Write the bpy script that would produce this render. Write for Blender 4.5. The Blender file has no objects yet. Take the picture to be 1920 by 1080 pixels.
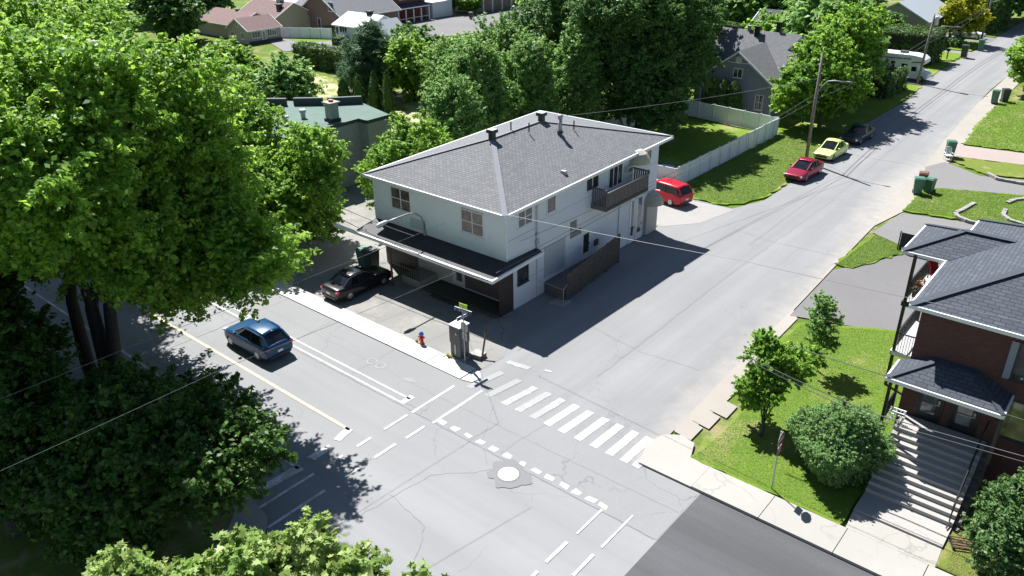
import bpy, math, random
import numpy as np
from mathutils import Vector, Matrix
# ---------------------------------------------------------------- camera, sky, sun, exposure
S = bpy.context.scene
C = S.collection
cd = bpy.data.cameras.new("camera"); cam = bpy.data.objects.new("camera", cd); C.objects.link(cam)
cd.sensor_width = 36.0; cd.lens = 1500/1920*36; cd.clip_start = 0.5; cd.clip_end = 3000
cx, cy, cz = Vector((0.767906, 0.64045, -0.011963)), Vector((-0.279159, 0.351406, 0.893635)), Vector((0.576533, -0.682889, 0.448635))
m = Matrix.Identity(4)
for i, a in enumerate((cx, cy, cz)):
    for j in range(3): m[j][i] = a[j]
m.translation = Vector((27.5837, -32.7954, 23.0))
cam.matrix_world = m
S.camera = cam
SUN = Vector((-0.69, 0.32, 1.0)).normalized()          # direction towards the sun
elev = math.asin(SUN.z); az = math.atan2(SUN.x, SUN.y)
w = bpy.data.worlds.new("World"); S.world = w; w.use_nodes = True
nt = w.node_tree; bg = nt.nodes["Background"]
sky = nt.nodes.new("ShaderNodeTexSky"); sky.sky_type = 'NISHITA'; sky.sun_disc = False
sky.sun_elevation = elev; sky.sun_rotation = az; sky.ozone_density = 1.5; sky.air_density = 1.0; sky.dust_density = 0.3
nt.links.new(sky.outputs[0], bg.inputs[0]); bg.inputs[1].default_value = 0.05
sl = bpy.data.lights.new("sun", 'SUN'); sl.energy = 5.0; sl.angle = math.radians(0.5); sl.color = (1.0, 0.985, 0.955)
so = bpy.data.objects.new("sun", sl); C.objects.link(so)
so.rotation_euler = SUN.to_track_quat('Z', 'Y').to_euler(); so.location = (0, 0, 60)
S.view_settings.view_transform = 'Standard'; S.view_settings.look = 'None'; S.view_settings.gamma = 1
S.view_settings.exposure = 1.2
R = math.radians
# ---------------------------------------------------------------- materials
MATS = {}
def rgb(c): return (c[0], c[1], c[2], 1)
class NT:
    def __init__(s, name):
        s.m = bpy.data.materials.new(name); s.m.use_nodes = True; s.t = s.m.node_tree
        s.p = s.t.nodes["Principled BSDF"]; s.out = s.t.nodes["Material Output"]
    def n(s, typ, **k):
        x = s.t.nodes.new(typ)
        for a, b in k.items(): setattr(x, a, b)
        return x
    def l(s, a, b): s.t.links.new(a, b)
    def coord(s, kind='Object', scale=None, loc=None):
        c = s.n("ShaderNodeTexCoord"); o = c.outputs[kind]
        if scale is not None or loc is not None:
            mp = s.n("ShaderNodeMapping"); s.l(o, mp.inputs[0])
            if scale is not None: mp.inputs['Scale'].default_value = scale
            if loc is not None: mp.inputs['Location'].default_value = loc
            o = mp.outputs[0]
        return o
    def geo(s): return s.n("ShaderNodeNewGeometry").outputs['Position']
    def noise(s, vec, sc, det=4, rough=0.6, dist=0):
        x = s.n("ShaderNodeTexNoise"); x.inputs['Scale'].default_value = sc; x.inputs['Detail'].default_value = det
        x.inputs['Roughness'].default_value = rough; x.inputs['Distortion'].default_value = dist
        if vec is not None: s.l(vec, x.inputs['Vector'])
        return x.outputs[0]
    def ramp(s, fac, stops):
        x = s.n("ShaderNodeValToRGB"); e = x.color_ramp.elements
        while len(e) < len(stops): e.new(0.5)
        for i, (p, c) in enumerate(stops):
            e[i].position = p; e[i].color = rgb(c) if not isinstance(c, (int, float)) else (c, c, c, 1)
        s.l(fac, x.inputs[0]); return x.outputs[0]
    def mix(s, fac, a, b, mode='MIX'):
        x = s.n("ShaderNodeMix"); x.data_type = 'RGBA'; x.blend_type = mode
        for v, i in ((fac, 0), (a, 6), (b, 7)):
            if isinstance(v, (int, float)): x.inputs[i].default_value = v
            elif isinstance(v, tuple): x.inputs[i].default_value = rgb(v)
            else: s.l(v, x.inputs[i])
        return x.outputs[2]
    def math(s, op, a, b=0.0):
        x = s.n("ShaderNodeMath"); x.operation = op
        for i, v in enumerate((a, b)):
            if isinstance(v, (int, float)): x.inputs[i].default_value = v
            else: s.l(v, x.inputs[i])
        return x.outputs[0]
    def bump(s, h, strength=0.3, dist=0.02):
        x = s.n("ShaderNodeBump"); x.inputs['Strength'].default_value = strength; x.inputs['Distance'].default_value = dist
        s.l(h, x.inputs['Height']); s.l(x.outputs[0], s.p.inputs['Normal'])
    def col(s, c):
        if isinstance(c, tuple): s.p.inputs['Base Color'].default_value = rgb(c)
        else: s.l(c, s.p.inputs['Base Color'])
    def rough(s, r): s.p.inputs['Roughness'].default_value = r
def plain(name, c, rough=0.6, var=0.12, sc=3.0, metal=0.0, spec=0.5, coat=0.0):
    if name in MATS: return MATS[name]
    t = NT(name); v = t.noise(t.geo(), sc, 5)
    lo = tuple(x*(1-var) for x in c); hi = tuple(min(1, x*(1+var)) for x in c)
    t.col(t.ramp(v, [(0.3, lo), (0.7, hi)])); t.rough(rough)
    t.p.inputs['Metallic'].default_value = metal; t.p.inputs['Specular IOR Level'].default_value = spec
    t.p.inputs['Coat Weight'].default_value = coat; t.p.inputs['Coat Roughness'].default_value = 0.05
    MATS[name] = t.m; return t.m
def asphalt(name, c, crack=0.5, patch=0.15, grain=0.25, stain=None, cs=0.16, dust=False, streak=0.0, sdir=(0.035, 0.8, 1)):
    t = NT(name); g = t.geo()
    fine = t.noise(g, 38, 3, 0.75); mid = t.noise(g, 1.3, 5, 0.65); big = t.noise(g, 0.16, 4, 0.55)
    base = t.mix(t.ramp(big, [(0.3, 0), (0.7, 1)]), tuple(x*(1-patch) for x in c), tuple(x*(1+patch) for x in c))
    base = t.mix(t.ramp(mid, [(0.35, 0), (0.65, 0.16)]), base, tuple(x*0.78 for x in c))
    base = t.mix(grain, base, t.ramp(fine, [(0.3, tuple(x*0.45 for x in c)), (0.7, tuple(x*1.7 for x in c))]))
    if stain:
        sn = t.noise(g, 0.35, 6, 0.7); base = t.mix(t.ramp(sn, [(0.48, 0), (0.62, 0.8)]), base, stain)
    if crack:
        wv = t.n("ShaderNodeVectorMath"); wv.operation = 'ADD'; t.l(g, wv.inputs[0])
        nz = t.n("ShaderNodeTexNoise"); nz.inputs['Scale'].default_value = 0.7; nz.inputs['Detail'].default_value = 5; t.l(g, nz.inputs['Vector'])
        sc_ = t.n("ShaderNodeVectorMath"); sc_.operation = 'SCALE'; sc_.inputs['Scale'].default_value = 1.6; t.l(nz.outputs['Color'], sc_.inputs[0]); t.l(sc_.outputs[0], wv.inputs[1])
        vo = t.n("ShaderNodeTexVoronoi"); vo.feature = 'DISTANCE_TO_EDGE'; vo.inputs['Scale'].default_value = cs; t.l(wv.outputs[0], vo.inputs['Vector'])
        gate = t.ramp(t.noise(g, 0.22, 2), [(0.45, 0), (0.6, 1)])
        k = t.math('MULTIPLY', t.ramp(vo.outputs['Distance'], [(0.0, 1), (0.006*cs/0.16, 0)]), gate)
        base = t.mix(t.math('MULTIPLY', k, crack), base, tuple(x*0.35 for x in c))
    if streak:      # faint lengthwise bands worn by traffic
        mp = t.n("ShaderNodeMapping"); t.l(g, mp.inputs[0]); mp.inputs['Scale'].default_value = sdir
        sn2 = t.noise(mp.outputs[0], 1.0, 4, 0.55); base = t.mix(t.ramp(sn2, [(0.35, 0), (0.65, streak)]), base, tuple(x*0.72 for x in c))
    if dust:        # blown sand and grit lying along the right verge of the side street
        xy = t.n("ShaderNodeSeparateXYZ"); t.l(g, xy.inputs[0])
        e = t.math('ADD', xy.outputs[0], t.math('MULTIPLY', xy.outputs[1], 0.040))
        bulge = t.math('MULTIPLY', t.math('SUBTRACT', 1.0, t.math('MINIMUM', t.math('DIVIDE', t.math('ABSOLUTE', t.math('SUBTRACT', xy.outputs[1], 36.0)), 14.0), 1.0)), 1.5)
        e = t.math('ADD', t.math('ADD', e, bulge), t.math('MULTIPLY', t.math('SUBTRACT', t.noise(g, 0.5, 6, 0.7), 0.5), 4.0))
        k2 = t.ramp(t.math('MULTIPLY', t.math('SUBTRACT', e, 11.9), 0.42), [(0.0, 0), (1.0, 0.95)])
        base = t.mix(k2, base, t.mix(t.ramp(mid, [(0.35, 0), (0.65, 1)]), (0.32, 0.295, 0.265), (0.27, 0.255, 0.24)))
    t.col(base); t.rough(0.9); t.p.inputs['Specular IOR Level'].default_value = 0.25
    t.bump(fine, 0.25, 0.01); MATS[name] = t.m; return t.m
def paint(name, c, wear=0.5, thr=0.5, under=(0.2, 0.2, 0.2)):
    t = NT(name); g = t.geo(); a = t.noise(g, 2.4, 8, 0.8); b = t.noise(g, 0.8, 4, 0.6)
    f = t.math('ADD', t.math('MULTIPLY', a, 0.6), t.math('MULTIPLY', b, 0.4))
    k = t.ramp(f, [(thr-0.04, 1), (thr+0.04, 1-wear)])
    t.col(t.mix(k, under, c)); t.rough(0.75); MATS[name] = t.m; return t.m
def grass(name, dark, light, dry=None, dryt=0.62, sc=1.0):
    t = NT(name); g = t.geo(); a = t.noise(g, 14*sc, 6, 0.8); b = t.noise(g, 0.9, 5, 0.7); d = t.noise(g, 0.18, 5, 0.65)
    c = t.mix(t.ramp(a, [(0.25, 0), (0.75, 1)]), dark, light)
    mid = tuple((x+y)*0.5 for x, y in zip(dark, light))
    c = t.mix(t.ramp(b, [(0.35, 0.0), (0.7, 0.55)]), c, (mid[0]*1.35, mid[1]*1.12, mid[2]*0.9))
    if dry: c = t.mix(t.ramp(t.math('ADD', t.math('MULTIPLY', d, 0.7), t.math('MULTIPLY', b, 0.3)), [(dryt-0.05, 0), (dryt+0.05, 0.85)]), c, dry)
    t.col(c); t.rough(0.95); t.p.inputs['Specular IOR Level'].default_value = 0.1
    t.bump(a, 0.9, 0.06); MATS[name] = t.m; return t.m
def bricky(name, c1, c2, mortar, bw, rh, ms=0.01, rough=0.85, bump=0.4, off=0.5, spec=0.3):
    t = NT(name); uv = t.coord('UV'); b = t.n("ShaderNodeTexBrick"); t.l(uv, b.inputs['Vector'])
    b.offset = off; b.inputs['Color1'].default_value = rgb(c1); b.inputs['Color2'].default_value = rgb(c2); b.inputs['Mortar'].default_value = rgb(mortar)
    b.inputs['Scale'].default_value = 1; b.inputs['Brick Width'].default_value = bw; b.inputs['Row Height'].default_value = rh
    b.inputs['Mortar Size'].default_value = ms; b.inputs['Mortar Smooth'].default_value = 0.2
    n = t.noise(t.geo(), 1.1, 5, 0.7); n2 = t.noise(t.geo(), 30, 3, 0.7)
    c = t.mix(t.ramp(n, [(0.35, 0), (0.7, 0.3)]), b.outputs[0], tuple(x*0.7 for x in c1))
    c = t.mix(0.22, c, t.ramp(n2, [(0.3, tuple(x*0.5 for x in c1)), (0.7, tuple(x*1.5 for x in c2))]))
    t.col(c); t.rough(rough); t.p.inputs['Specular IOR Level'].default_value = spec
    iv = t.math('SUBTRACT', 1.0, b.outputs['Fac']); t.bump(iv, bump, 0.02); MATS[name] = t.m; return t.m
def siding(name, c, step=0.12, dirt=0.15, vertical=False, depth=0.5, line=0.55):
    t = NT(name); uv = t.coord('UV'); sx = t.n("ShaderNodeSeparateXYZ"); t.l(uv, sx.inputs[0])
    v = sx.outputs[0 if vertical else 1]; f = t.math('FRACT', t.math('DIVIDE', v, step))
    k = t.ramp(f, [(0.0, line), (0.10, 1), (0.93, 1), (1.0, line)])
    n = t.noise(t.geo(), 1.6, 6, 0.7)
    base = t.mix(t.ramp(n, [(0.4, 0), (0.75, dirt)]), c, tuple(x*0.55 for x in c))
    t.col(t.mix(1.0, base, k, 'MULTIPLY')); t.rough(0.6); t.bump(f, depth, 0.015); MATS[name] = t.m; return t.m
def glass(name, c=(0.03, 0.04, 0.05), rough=0.06):
    t = NT(name); n = t.noise(t.coord('Object'), 1.5, 2)
    t.col(t.ramp(n, [(0.35, tuple(x*0.6 for x in c)), (0.65, tuple(x*1.6 for x in c))])); t.rough(rough)
    t.p.inputs['Specular IOR Level'].default_value = 0.9; MATS[name] = t.m; return t.m
def leafm(name, cols, trans=0.35, rough=0.5):
    t = NT(name); gm = t.n("ShaderNodeNewGeometry")
    c = t.ramp(gm.outputs['Random Per Island'], [(i/(len(cols)-1), x) for i, x in enumerate(cols)])
    big = t.noise(gm.outputs['Position'], 0.45, 3)
    c = t.mix(t.ramp(big, [(0.35, 0), (0.65, 0.45)]), c, cols[-1])
    t.col(c); t.rough(rough); t.p.inputs['Specular IOR Level'].default_value = 0.22
    tr = t.n("ShaderNodeBsdfTranslucent"); mx = t.n("ShaderNodeMixShader"); mx.inputs[0].default_value = trans
    hs = t.n("ShaderNodeHueSaturation"); hs.inputs['Value'].default_value = 1.5; hs.inputs['Hue'].default_value = 0.485; t.l(c, hs.inputs['Color'])
    t.l(hs.outputs[0], tr.inputs[0]); t.l(t.p.outputs[0], mx.inputs[1]); t.l(tr.outputs[0], mx.inputs[2]); t.l(mx.outputs[0], t.out.inputs[0])
    MATS[name] = t.m; return t.m
def bark(name, c):
    t = NT(name); g = t.coord('Object', scale=(6, 6, 1.2)); n = t.noise(g, 2.2, 6, 0.75)
    t.col(t.ramp(n, [(0.3, tuple(x*0.45 for x in c)), (0.7, tuple(x*1.3 for x in c))])); t.rough(0.95); t.bump(n, 0.8, 0.04); MATS[name] = t.m; return t.m

A_MAIN = asphalt('asphalt_main', (0.228, 0.23, 0.234), crack=0.3, patch=0.08, cs=0.12, streak=0.4)
A_SIDE = asphalt('asphalt_side', (0.217, 0.218, 0.221), crack=0.35, patch=0.10, cs=0.2, dust=True, streak=0.5, sdir=(0.7, 0.03, 1))
A_STRIP = asphalt('asphalt_strip', (0.208, 0.208, 0.211), crack=0.5, patch=0.07, cs=0.2)
A_NEW = asphalt('asphalt_new', (0.088, 0.088, 0.093), crack=0, patch=0.2, grain=0.4, streak=0.9)
A_LOT = asphalt('asphalt_lot', (0.20, 0.195, 0.185), crack=0.9, patch=0.2, stain=(0.27, 0.255, 0.23), cs=0.35)
A_DRIVE = asphalt('asphalt_drive', (0.15, 0.145, 0.145), crack=0.2, patch=0.1)
A_PATCH = asphalt('asphalt_patch', (0.175, 0.175, 0.18), crack=0, patch=0.1)
A_SEAL = plain('crack_sealant', (0.17, 0.17, 0.175), 0.8)
SAND = asphalt('sand_shoulder', (0.29, 0.265, 0.235), crack=0, patch=0.14, grain=0.35)
GRAVEL = asphalt('gravel', (0.165, 0.16, 0.158), crack=0, patch=0.15, grain=0.6)
CONC = asphalt('concrete_walk', (0.315, 0.302, 0.278), crack=0.35, patch=0.08, grain=0.18, cs=0.3)
CONCB = asphalt('bright_concrete_walk', (0.50, 0.48, 0.45), crack=0.2, patch=0.06, grain=0.12, cs=0.3)
CONC2 = asphalt('concrete_steps', (0.32, 0.305, 0.29), crack=0.2, patch=0.08, grain=0.3)
CONCD = asphalt('concrete_apron', (0.27, 0.26, 0.25), crack=0.6, patch=0.15, grain=0.3, cs=0.4)
PINK = asphalt('pink_paving', (0.30, 0.245, 0.225), crack=0, patch=0.08)
WHITE_LINE = paint('white_line_paint', (0.58, 0.58, 0.57), 0.75, 0.50, (0.26, 0.26, 0.26))
WORN_LINE = paint('worn_white_paint', (0.56, 0.56, 0.55), 0.95, 0.45, (0.24, 0.24, 0.24))
FAINT_LINE = paint('faint_white_paint', (0.42, 0.42, 0.41), 1.0, 0.40, (0.23, 0.23, 0.23))
FADED_LINE = paint('faded_white_paint', (0.46, 0.46, 0.455), 0.8, 0.50, (0.24, 0.245, 0.25))
YELLOW_LINE = paint('yellow_line_paint', (0.62, 0.48, 0.26), 0.7, 0.52, (0.3, 0.29, 0.26))
GRASS = grass('lawn_grass', (0.07, 0.135, 0.014), (0.165, 0.265, 0.035), (0.27, 0.25, 0.11), 0.57)
GRASS2 = grass('dry_lawn_grass', (0.075, 0.115, 0.02), (0.18, 0.23, 0.05), (0.33, 0.28, 0.14), 0.54)
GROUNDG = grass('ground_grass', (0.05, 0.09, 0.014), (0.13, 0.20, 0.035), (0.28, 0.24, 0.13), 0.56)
FIELDG = grass('field_grass', (0.09, 0.13, 0.02), (0.20, 0.25, 0.05), (0.52, 0.46, 0.32), 0.50)
SHINGLE = bricky('grey_shingles', (0.125, 0.128, 0.137), (0.185, 0.188, 0.20), (0.055, 0.056, 0.062), 0.32, 0.17, 0.018, bump=0.5)
SHINGLE2 = bricky('slate_grey_shingles', (0.048, 0.056, 0.072), (0.075, 0.086, 0.105), (0.02, 0.022, 0.03), 0.42, 0.2, 0.02, bump=0.6)
RIDGE = plain('ridge_cap_grey', (0.16, 0.165, 0.185), 0.85, 0.1, 8)
RIDGE2 = plain('ridge_cap_dark', (0.038, 0.046, 0.06), 0.85, 0.1, 8)
BRICK = bricky('dark_red_brick', (0.085, 0.032, 0.028), (0.13, 0.05, 0.042), (0.10, 0.085, 0.08), 0.21, 0.07, 0.010, bump=0.4)
BRICK_R = bricky('red_brick', (0.22, 0.06, 0.05), (0.28, 0.085, 0.065), (0.22, 0.15, 0.13), 0.21, 0.07, 0.01)
BRICK_B = bricky('brown_brick', (0.20, 0.11, 0.085), (0.26, 0.15, 0.12), (0.24, 0.2, 0.18), 0.21, 0.07, 0.01)
BRICK_W = bricky('pale_block', (0.30, 0.33, 0.31), (0.35, 0.38, 0.36), (0.22, 0.24, 0.23), 0.4, 0.2, 0.015)
SIDE_W = siding('pale_blue_lap_siding', (0.77, 0.84, 0.88), 0.125, 0.15, line=0.45)
STUCCO = asphalt('pale_grey_stucco', (0.64, 0.67, 0.72), crack=0.0, patch=0.07, grain=0.10)
STUCCO2 = asphalt('cream_stucco', (0.42, 0.41, 0.38), crack=0.0, patch=0.08, grain=0.12)
BOARD_BR = siding('dark_brown_boards', (0.045, 0.028, 0.026), 0.11, 0.3, True, 0.8, 0.35)
BOARD_GY = siding('weathered_grey_boards', (0.15, 0.13, 0.125), 0.14, 0.4, True, 0.8, 0.3)
WALL_BR = siding('brown_wall_panel', (0.085, 0.07, 0.072), 0.6, 0.2, True, 0.2, 0.8)
SIDE_GY = siding('slate_grey_siding', (0.24, 0.26, 0.32), 0.11, 0.1, line=0.7)
SIDE_GT = siding('grey_tan_siding', (0.34, 0.31, 0.30), 0.12, 0.1, line=0.7)
SIDE_WH = siding('white_siding', (0.62, 0.65, 0.68), 0.12, 0.05, line=0.75)
SIDE_TN = siding('tan_siding', (0.42, 0.36, 0.27), 0.12, 0.1, line=0.75)
ROOF_RD = bricky('brown_red_shingles', (0.16, 0.10, 0.095), (0.21, 0.135, 0.125), (0.09, 0.06, 0.06), 0.3, 0.15, 0.015)
ROOF_GY = bricky('light_grey_shingles', (0.15, 0.155, 0.165), (0.19, 0.195, 0.205), (0.10, 0.10, 0.11), 0.3, 0.15, 0.015)
ROOF_LT = plain('pale_metal_roof', (0.34, 0.37, 0.40), 0.5, 0.06)
ROOF_GN = plain('green_roof_membrane', (0.075, 0.125, 0.105), 0.85, 0.14, 0.8)
TAR = plain('black_tar_roof', (0.022, 0.022, 0.027), 0.7, 0.35, 2.0)
TRIM = plain('white_trim', (0.72, 0.73, 0.74), 0.45, 0.05)
TRIMD = plain('dark_trim', (0.03, 0.035, 0.045), 0.5, 0.1)
GLASS = glass('window_glass', (0.04, 0.045, 0.05)); GLASSB = glass('curtained_glass', (0.11, 0.085, 0.07), 0.12)
GLASSL = glass('light_door_glass', (0.13, 0.14, 0.15), 0.12)
BLACKM = plain('black_metal', (0.018, 0.018, 0.02), 0.45, 0.2)
DARKM = plain('dark_grey_metal', (0.07, 0.072, 0.078), 0.5, 0.1); GREYM = plain('galvanised_metal', (0.36, 0.37, 0.38), 0.45, 0.1, 6, 0.3)
LGREY = plain('light_grey_metal', (0.55, 0.56, 0.58), 0.4, 0.06)
FENCE_W = siding('white_fence_panel', (0.70, 0.74, 0.78), 1.9, 0.25, True, 0.4, 0.55)
WOODP = bark('weathered_pole_wood', (0.23, 0.20, 0.175)); BARK = bark('tree_bark', (0.10, 0.085, 0.07)); BARKD = bark('dark_tree_bark', (0.055, 0.05, 0.045))
WOODN = plain('brown_wood', (0.15, 0.085, 0.055), 0.8, 0.3, 6)
RUST = plain('brown_post_paint', (0.11, 0.055, 0.04), 0.7, 0.3, 8)
RUBBER = plain('tyre_rubber', (0.02, 0.02, 0.021), 0.85, 0.15); CHROME = plain('silver_rim', (0.45, 0.46, 0.47), 0.3, 0.05, 3, 0.8)
CAB = plain('shade_toned_cabinet', (0.062, 0.068, 0.072), 0.55, 0.1, 4); HYD_R = plain('red_hydrant_paint', (0.48, 0.045, 0.035), 0.5, 0.15, 8)  # cabinet grey darkened to carry the shade on its visible sides
HYD_B = plain('blue_hydrant_cap', (0.04, 0.16, 0.42), 0.5, 0.1); BIN_G = plain('green_bin_plastic', (0.055, 0.15, 0.105), 0.55, 0.12, 4)
BIN_D = plain('dark_bin_plastic', (0.03, 0.045, 0.042), 0.5, 0.12, 4); BIN_B = plain('brown_bin_plastic', (0.16, 0.075, 0.05), 0.55, 0.12, 4)
AWN = siding('beige_awning_cloth', (0.40, 0.37, 0.30), 0.25, 0.25, True, 0.3, 0.8)
SIGN_R = plain('red_sign_face', (0.40, 0.02, 0.03), 0.5, 0.06); SIGN_W = plain('white_sign_mark', (0.7, 0.7, 0.7), 0.5, 0.03)
SIGN_BL = plain('navy_sign_face', (0.02, 0.035, 0.11), 0.45, 0.05); SIGN_Y = plain('lime_sign_face', (0.52, 0.72, 0.04), 0.5, 0.04)
SIGN_BK = plain('sign_back_metal', (0.33, 0.34, 0.34), 0.5, 0.06); RED_CL = plain('red_cloth', (0.55, 0.03, 0.05), 0.8, 0.15)
LEAF_A = leafm('maple_leaves', [(0.06, 0.14, 0.02), (0.10, 0.23, 0.03), (0.165, 0.345, 0.045), (0.29, 0.46, 0.065)], 0.48)
LEAF_B = leafm('deep_green_leaves', [(0.046, 0.112, 0.03), (0.078, 0.17, 0.042), (0.13, 0.25, 0.065)], 0.35)
LEAF_D = leafm('shade_toned_maple_leaves', [(0.028, 0.07, 0.014), (0.048, 0.11, 0.018), (0.08, 0.165, 0.028)], 0.3)  # leaf colour darkened to stand for the shade at the lower left
LEAF_C = leafm('poplar_leaves', [(0.09, 0.185, 0.042), (0.145, 0.28, 0.065), (0.23, 0.39, 0.115)], 0.42)
LEAF_N = leafm('near_maple_leaves', [(0.09, 0.17, 0.03), (0.15, 0.27, 0.045), (0.22, 0.36, 0.08), (0.36, 0.42, 0.16)], 0.38)
LEAF_P = leafm('pine_needles', [(0.025, 0.07, 0.03), (0.05, 0.12, 0.05), (0.085, 0.18, 0.075)], 0.25)
LEAF_Y = leafm('yellow_green_leaves', [(0.12, 0.17, 0.015), (0.27, 0.32, 0.02), (0.45, 0.45, 0.03)], 0.4)
LEAF_BU = leafm('bush_leaves', [(0.11, 0.205, 0.065), (0.17, 0.30, 0.095), (0.24, 0.39, 0.14)], 0.4)
LEAF_H = leafm('hedge_leaves', [(0.035, 0.085, 0.02), (0.062, 0.135, 0.028), (0.105, 0.19, 0.04)], 0.2)
LEAF_S = leafm('shrub_leaves', [(0.05, 0.11, 0.03), (0.08, 0.165, 0.045), (0.13, 0.23, 0.075)], 0.25)
LEAF_R = leafm('brown_red_leaves', [(0.09, 0.08, 0.045), (0.13, 0.11, 0.07), (0.18, 0.15, 0.11)], 0.2)
# ---------------------------------------------------------------- mesh helpers
def uvmesh(me):
    uvl = me.uv_layers.new(name='UVMap'); n = len(me.loops)
    co = np.empty(len(me.vertices)*3, np.float32); me.vertices.foreach_get('co', co); co = co.reshape(-1, 3)
    data = np.empty((n, 2), np.float32)
    for p in me.polygons:
        nv = p.normal
        if abs(nv.z) > 0.999: t, b = Vector((1, 0, 0)), Vector((0, 1, 0))
        else:
            t = Vector((0, 0, 1)).cross(nv).normalized(); b = nv.cross(t)
        for li in p.loop_indices:
            v = co[me.loops[li].vertex_index]; data[li] = (v[0]*t.x+v[1]*t.y+v[2]*t.z, v[0]*b.x+v[1]*b.y+v[2]*b.z)
    uvl.data.foreach_set('uv', data.ravel())
class MB:
    def __init__(s): s.v = []; s.f = []; s.mi = []; s.cm = 0
    def add(s, vs, fs):
        o = len(s.v); s.v += [tuple(v) for v in vs]; s.f += [tuple(o+i for i in f) for f in fs]; s.mi += [s.cm]*len(fs); return s
    def box(s, x0, x1, y0, y1, z0, z1, M=None):
        vs = [(x, y, z) for z in (z0, z1) for y in (y0, y1) for x in (x0, x1)]
        if M is not None: vs = [M @ Vector(v) for v in vs]
        return s.add(vs, [(0, 2, 3, 1), (4, 5, 7, 6), (0, 1, 5, 4), (2, 6, 7, 3), (0, 4, 6, 2), (1, 3, 7, 5)])
    def bar(s, a, b, wd, ht=None, up=(0, 0, 1)):
        a, b = Vector(a), Vector(b); ht = ht or wd; d = (b-a).normalized(); u = Vector(up)
        if abs(d.dot(u)) > 0.98: u = Vector((0, 1, 0))
        sx = d.cross(u).normalized(); sz = sx.cross(d)
        vs = [p+sx*i*wd/2+sz*j*ht/2 for p in (a, b) for i, j in ((-1, -1), (1, -1), (1, 1), (-1, 1))]
        return s.add(vs, [(3, 2, 1, 0), (4, 5, 6, 7), (0, 1, 5, 4), (1, 2, 6, 5), (2, 3, 7, 6), (3, 0, 4, 7)])
    def tube(s, pts, rs, n=8, cap=True):
        pts = [Vector(p) for p in pts]
        if not hasattr(rs, '__len__'): rs = [rs]*len(pts)
        o = len(s.v); k = len(pts)
        for i, p in enumerate(pts):
            d = (pts[min(i+1, k-1)]-pts[max(i-1, 0)]).normalized(); u = Vector((0, 0, 1)) if abs(d.z) < 0.95 else Vector((1, 0, 0))
            a = d.cross(u).normalized(); b = d.cross(a)
            for j in range(n):
                t = 2*math.pi*j/n; q = p+(a*math.cos(t)+b*math.sin(t))*rs[i]; s.v.append(tuple(q))
        for i in range(k-1):
            for j in range(n):
                s.f.append((o+i*n+j, o+i*n+(j+1) % n, o+(i+1)*n+(j+1) % n, o+(i+1)*n+j)); s.mi.append(s.cm)
        if cap:
            s.f.append(tuple(o+j for j in range(n))[::-1]); s.f.append(tuple(o+(k-1)*n+j for j in range(n))); s.mi += [s.cm]*2
        return s
    def prism(s, pts, z0, z1):          # polygon in xy, extruded
        n = len(pts); vs = [(x, y, z0) for x, y in pts]+[(x, y, z1) for x, y in pts]
        ar = sum(pts[i][0]*pts[(i+1) % n][1]-pts[(i+1) % n][0]*pts[i][1] for i in range(n))
        fs = [tuple(range(n))[::-1], tuple(range(n, 2*n))]+[(i, (i+1) % n, n+(i+1) % n, n+i) for i in range(n)]
        if ar < 0: fs = [f[::-1] for f in fs]
        return s.add(vs, fs)
    def poly(s, pts): return s.add(pts, [tuple(range(len(pts)))])
    def slab(s, pts, th):               # planar polygon in 3D thickened downwards along its normal
        P = [Vector(p) for p in pts]; nrm = (P[1]-P[0]).cross(P[2]-P[0]).normalized()
        if nrm.z < 0: P = P[::-1]; nrm = -nrm
        n = len(P); vs = P+[p-nrm*th for p in P]
        return s.add(vs, [tuple(range(n)), tuple(range(n, 2*n))[::-1]]+[((i+1) % n, i, n+i, n+(i+1) % n) for i in range(n)])
    def build(s, name, mat, parent=None, smooth=False, bevel=0, sub=0):
        me = bpy.data.meshes.new(name); me.from_pydata(s.v, [], s.f); me.validate(); me.update()
        for x in (mat if isinstance(mat, (list, tuple)) else [mat]): me.materials.append(x)
        if any(s.mi) and len(s.mi) == len(me.polygons): me.polygons.foreach_set('material_index', s.mi)
        uvmesh(me)
        if smooth: me.polygons.foreach_set('use_smooth', [True]*len(me.polygons))
        o = bpy.data.objects.new(name, me); C.objects.link(o)
        if parent: o.parent = parent
        if bevel:
            b = o.modifiers.new('bevel', 'BEVEL'); b.width = bevel; b.segments = 2; b.limit_method = 'ANGLE'
        if sub:
            b = o.modifiers.new('sub', 'SUBSURF'); b.levels = sub; b.render_levels = sub
        return o
def tag(o, label=None, cat=None, group=None, kind=None):
    if label: o['label'] = label
    if cat: o['category'] = cat
    if group: o['group'] = group
    if kind: o['kind'] = kind
    return o
def empty(name, loc=(0, 0, 0), rz=0, label=None, cat=None, group=None):
    o = bpy.data.objects.new(name, None); C.objects.link(o); o.location = loc; o.rotation_euler = (0, 0, rz); o.empty_display_size = 0.3
    return tag(o, label, cat, group)
def children(o): return list(o.children)
def copy_tree(o, parent=None, kids=None):
    c = o.copy(); C.objects.link(c); c.parent = parent
    if parent is None:
        for k in ('group',):
            if k in c: del c[k]
    for ch in children(o): copy_tree(ch, c)
    return c
def dup(o, loc, rz, label, group=None, scale=None):
    c = copy_tree(o); c.location = loc; c.rotation_euler = (0, 0, rz); c['label'] = label
    if group: c['group'] = group
    if scale: c.scale = scale if hasattr(scale, '__len__') else (scale,)*3
    return c
def sheet(name, pts, z, mat, label, cat=None, struct=True, sub=0):
    b = MB(); n = len(pts); ar = sum(pts[i][0]*pts[(i+1) % n][1]-pts[(i+1) % n][0]*pts[i][1] for i in range(n))
    P = pts if ar > 0 else pts[::-1]; b.poly([(x, y, z) for x, y in P])
    o = b.build(name, mat); o['label'] = label
    if struct: o['kind'] = 'structure'
    if cat: o['category'] = cat
    return o
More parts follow.
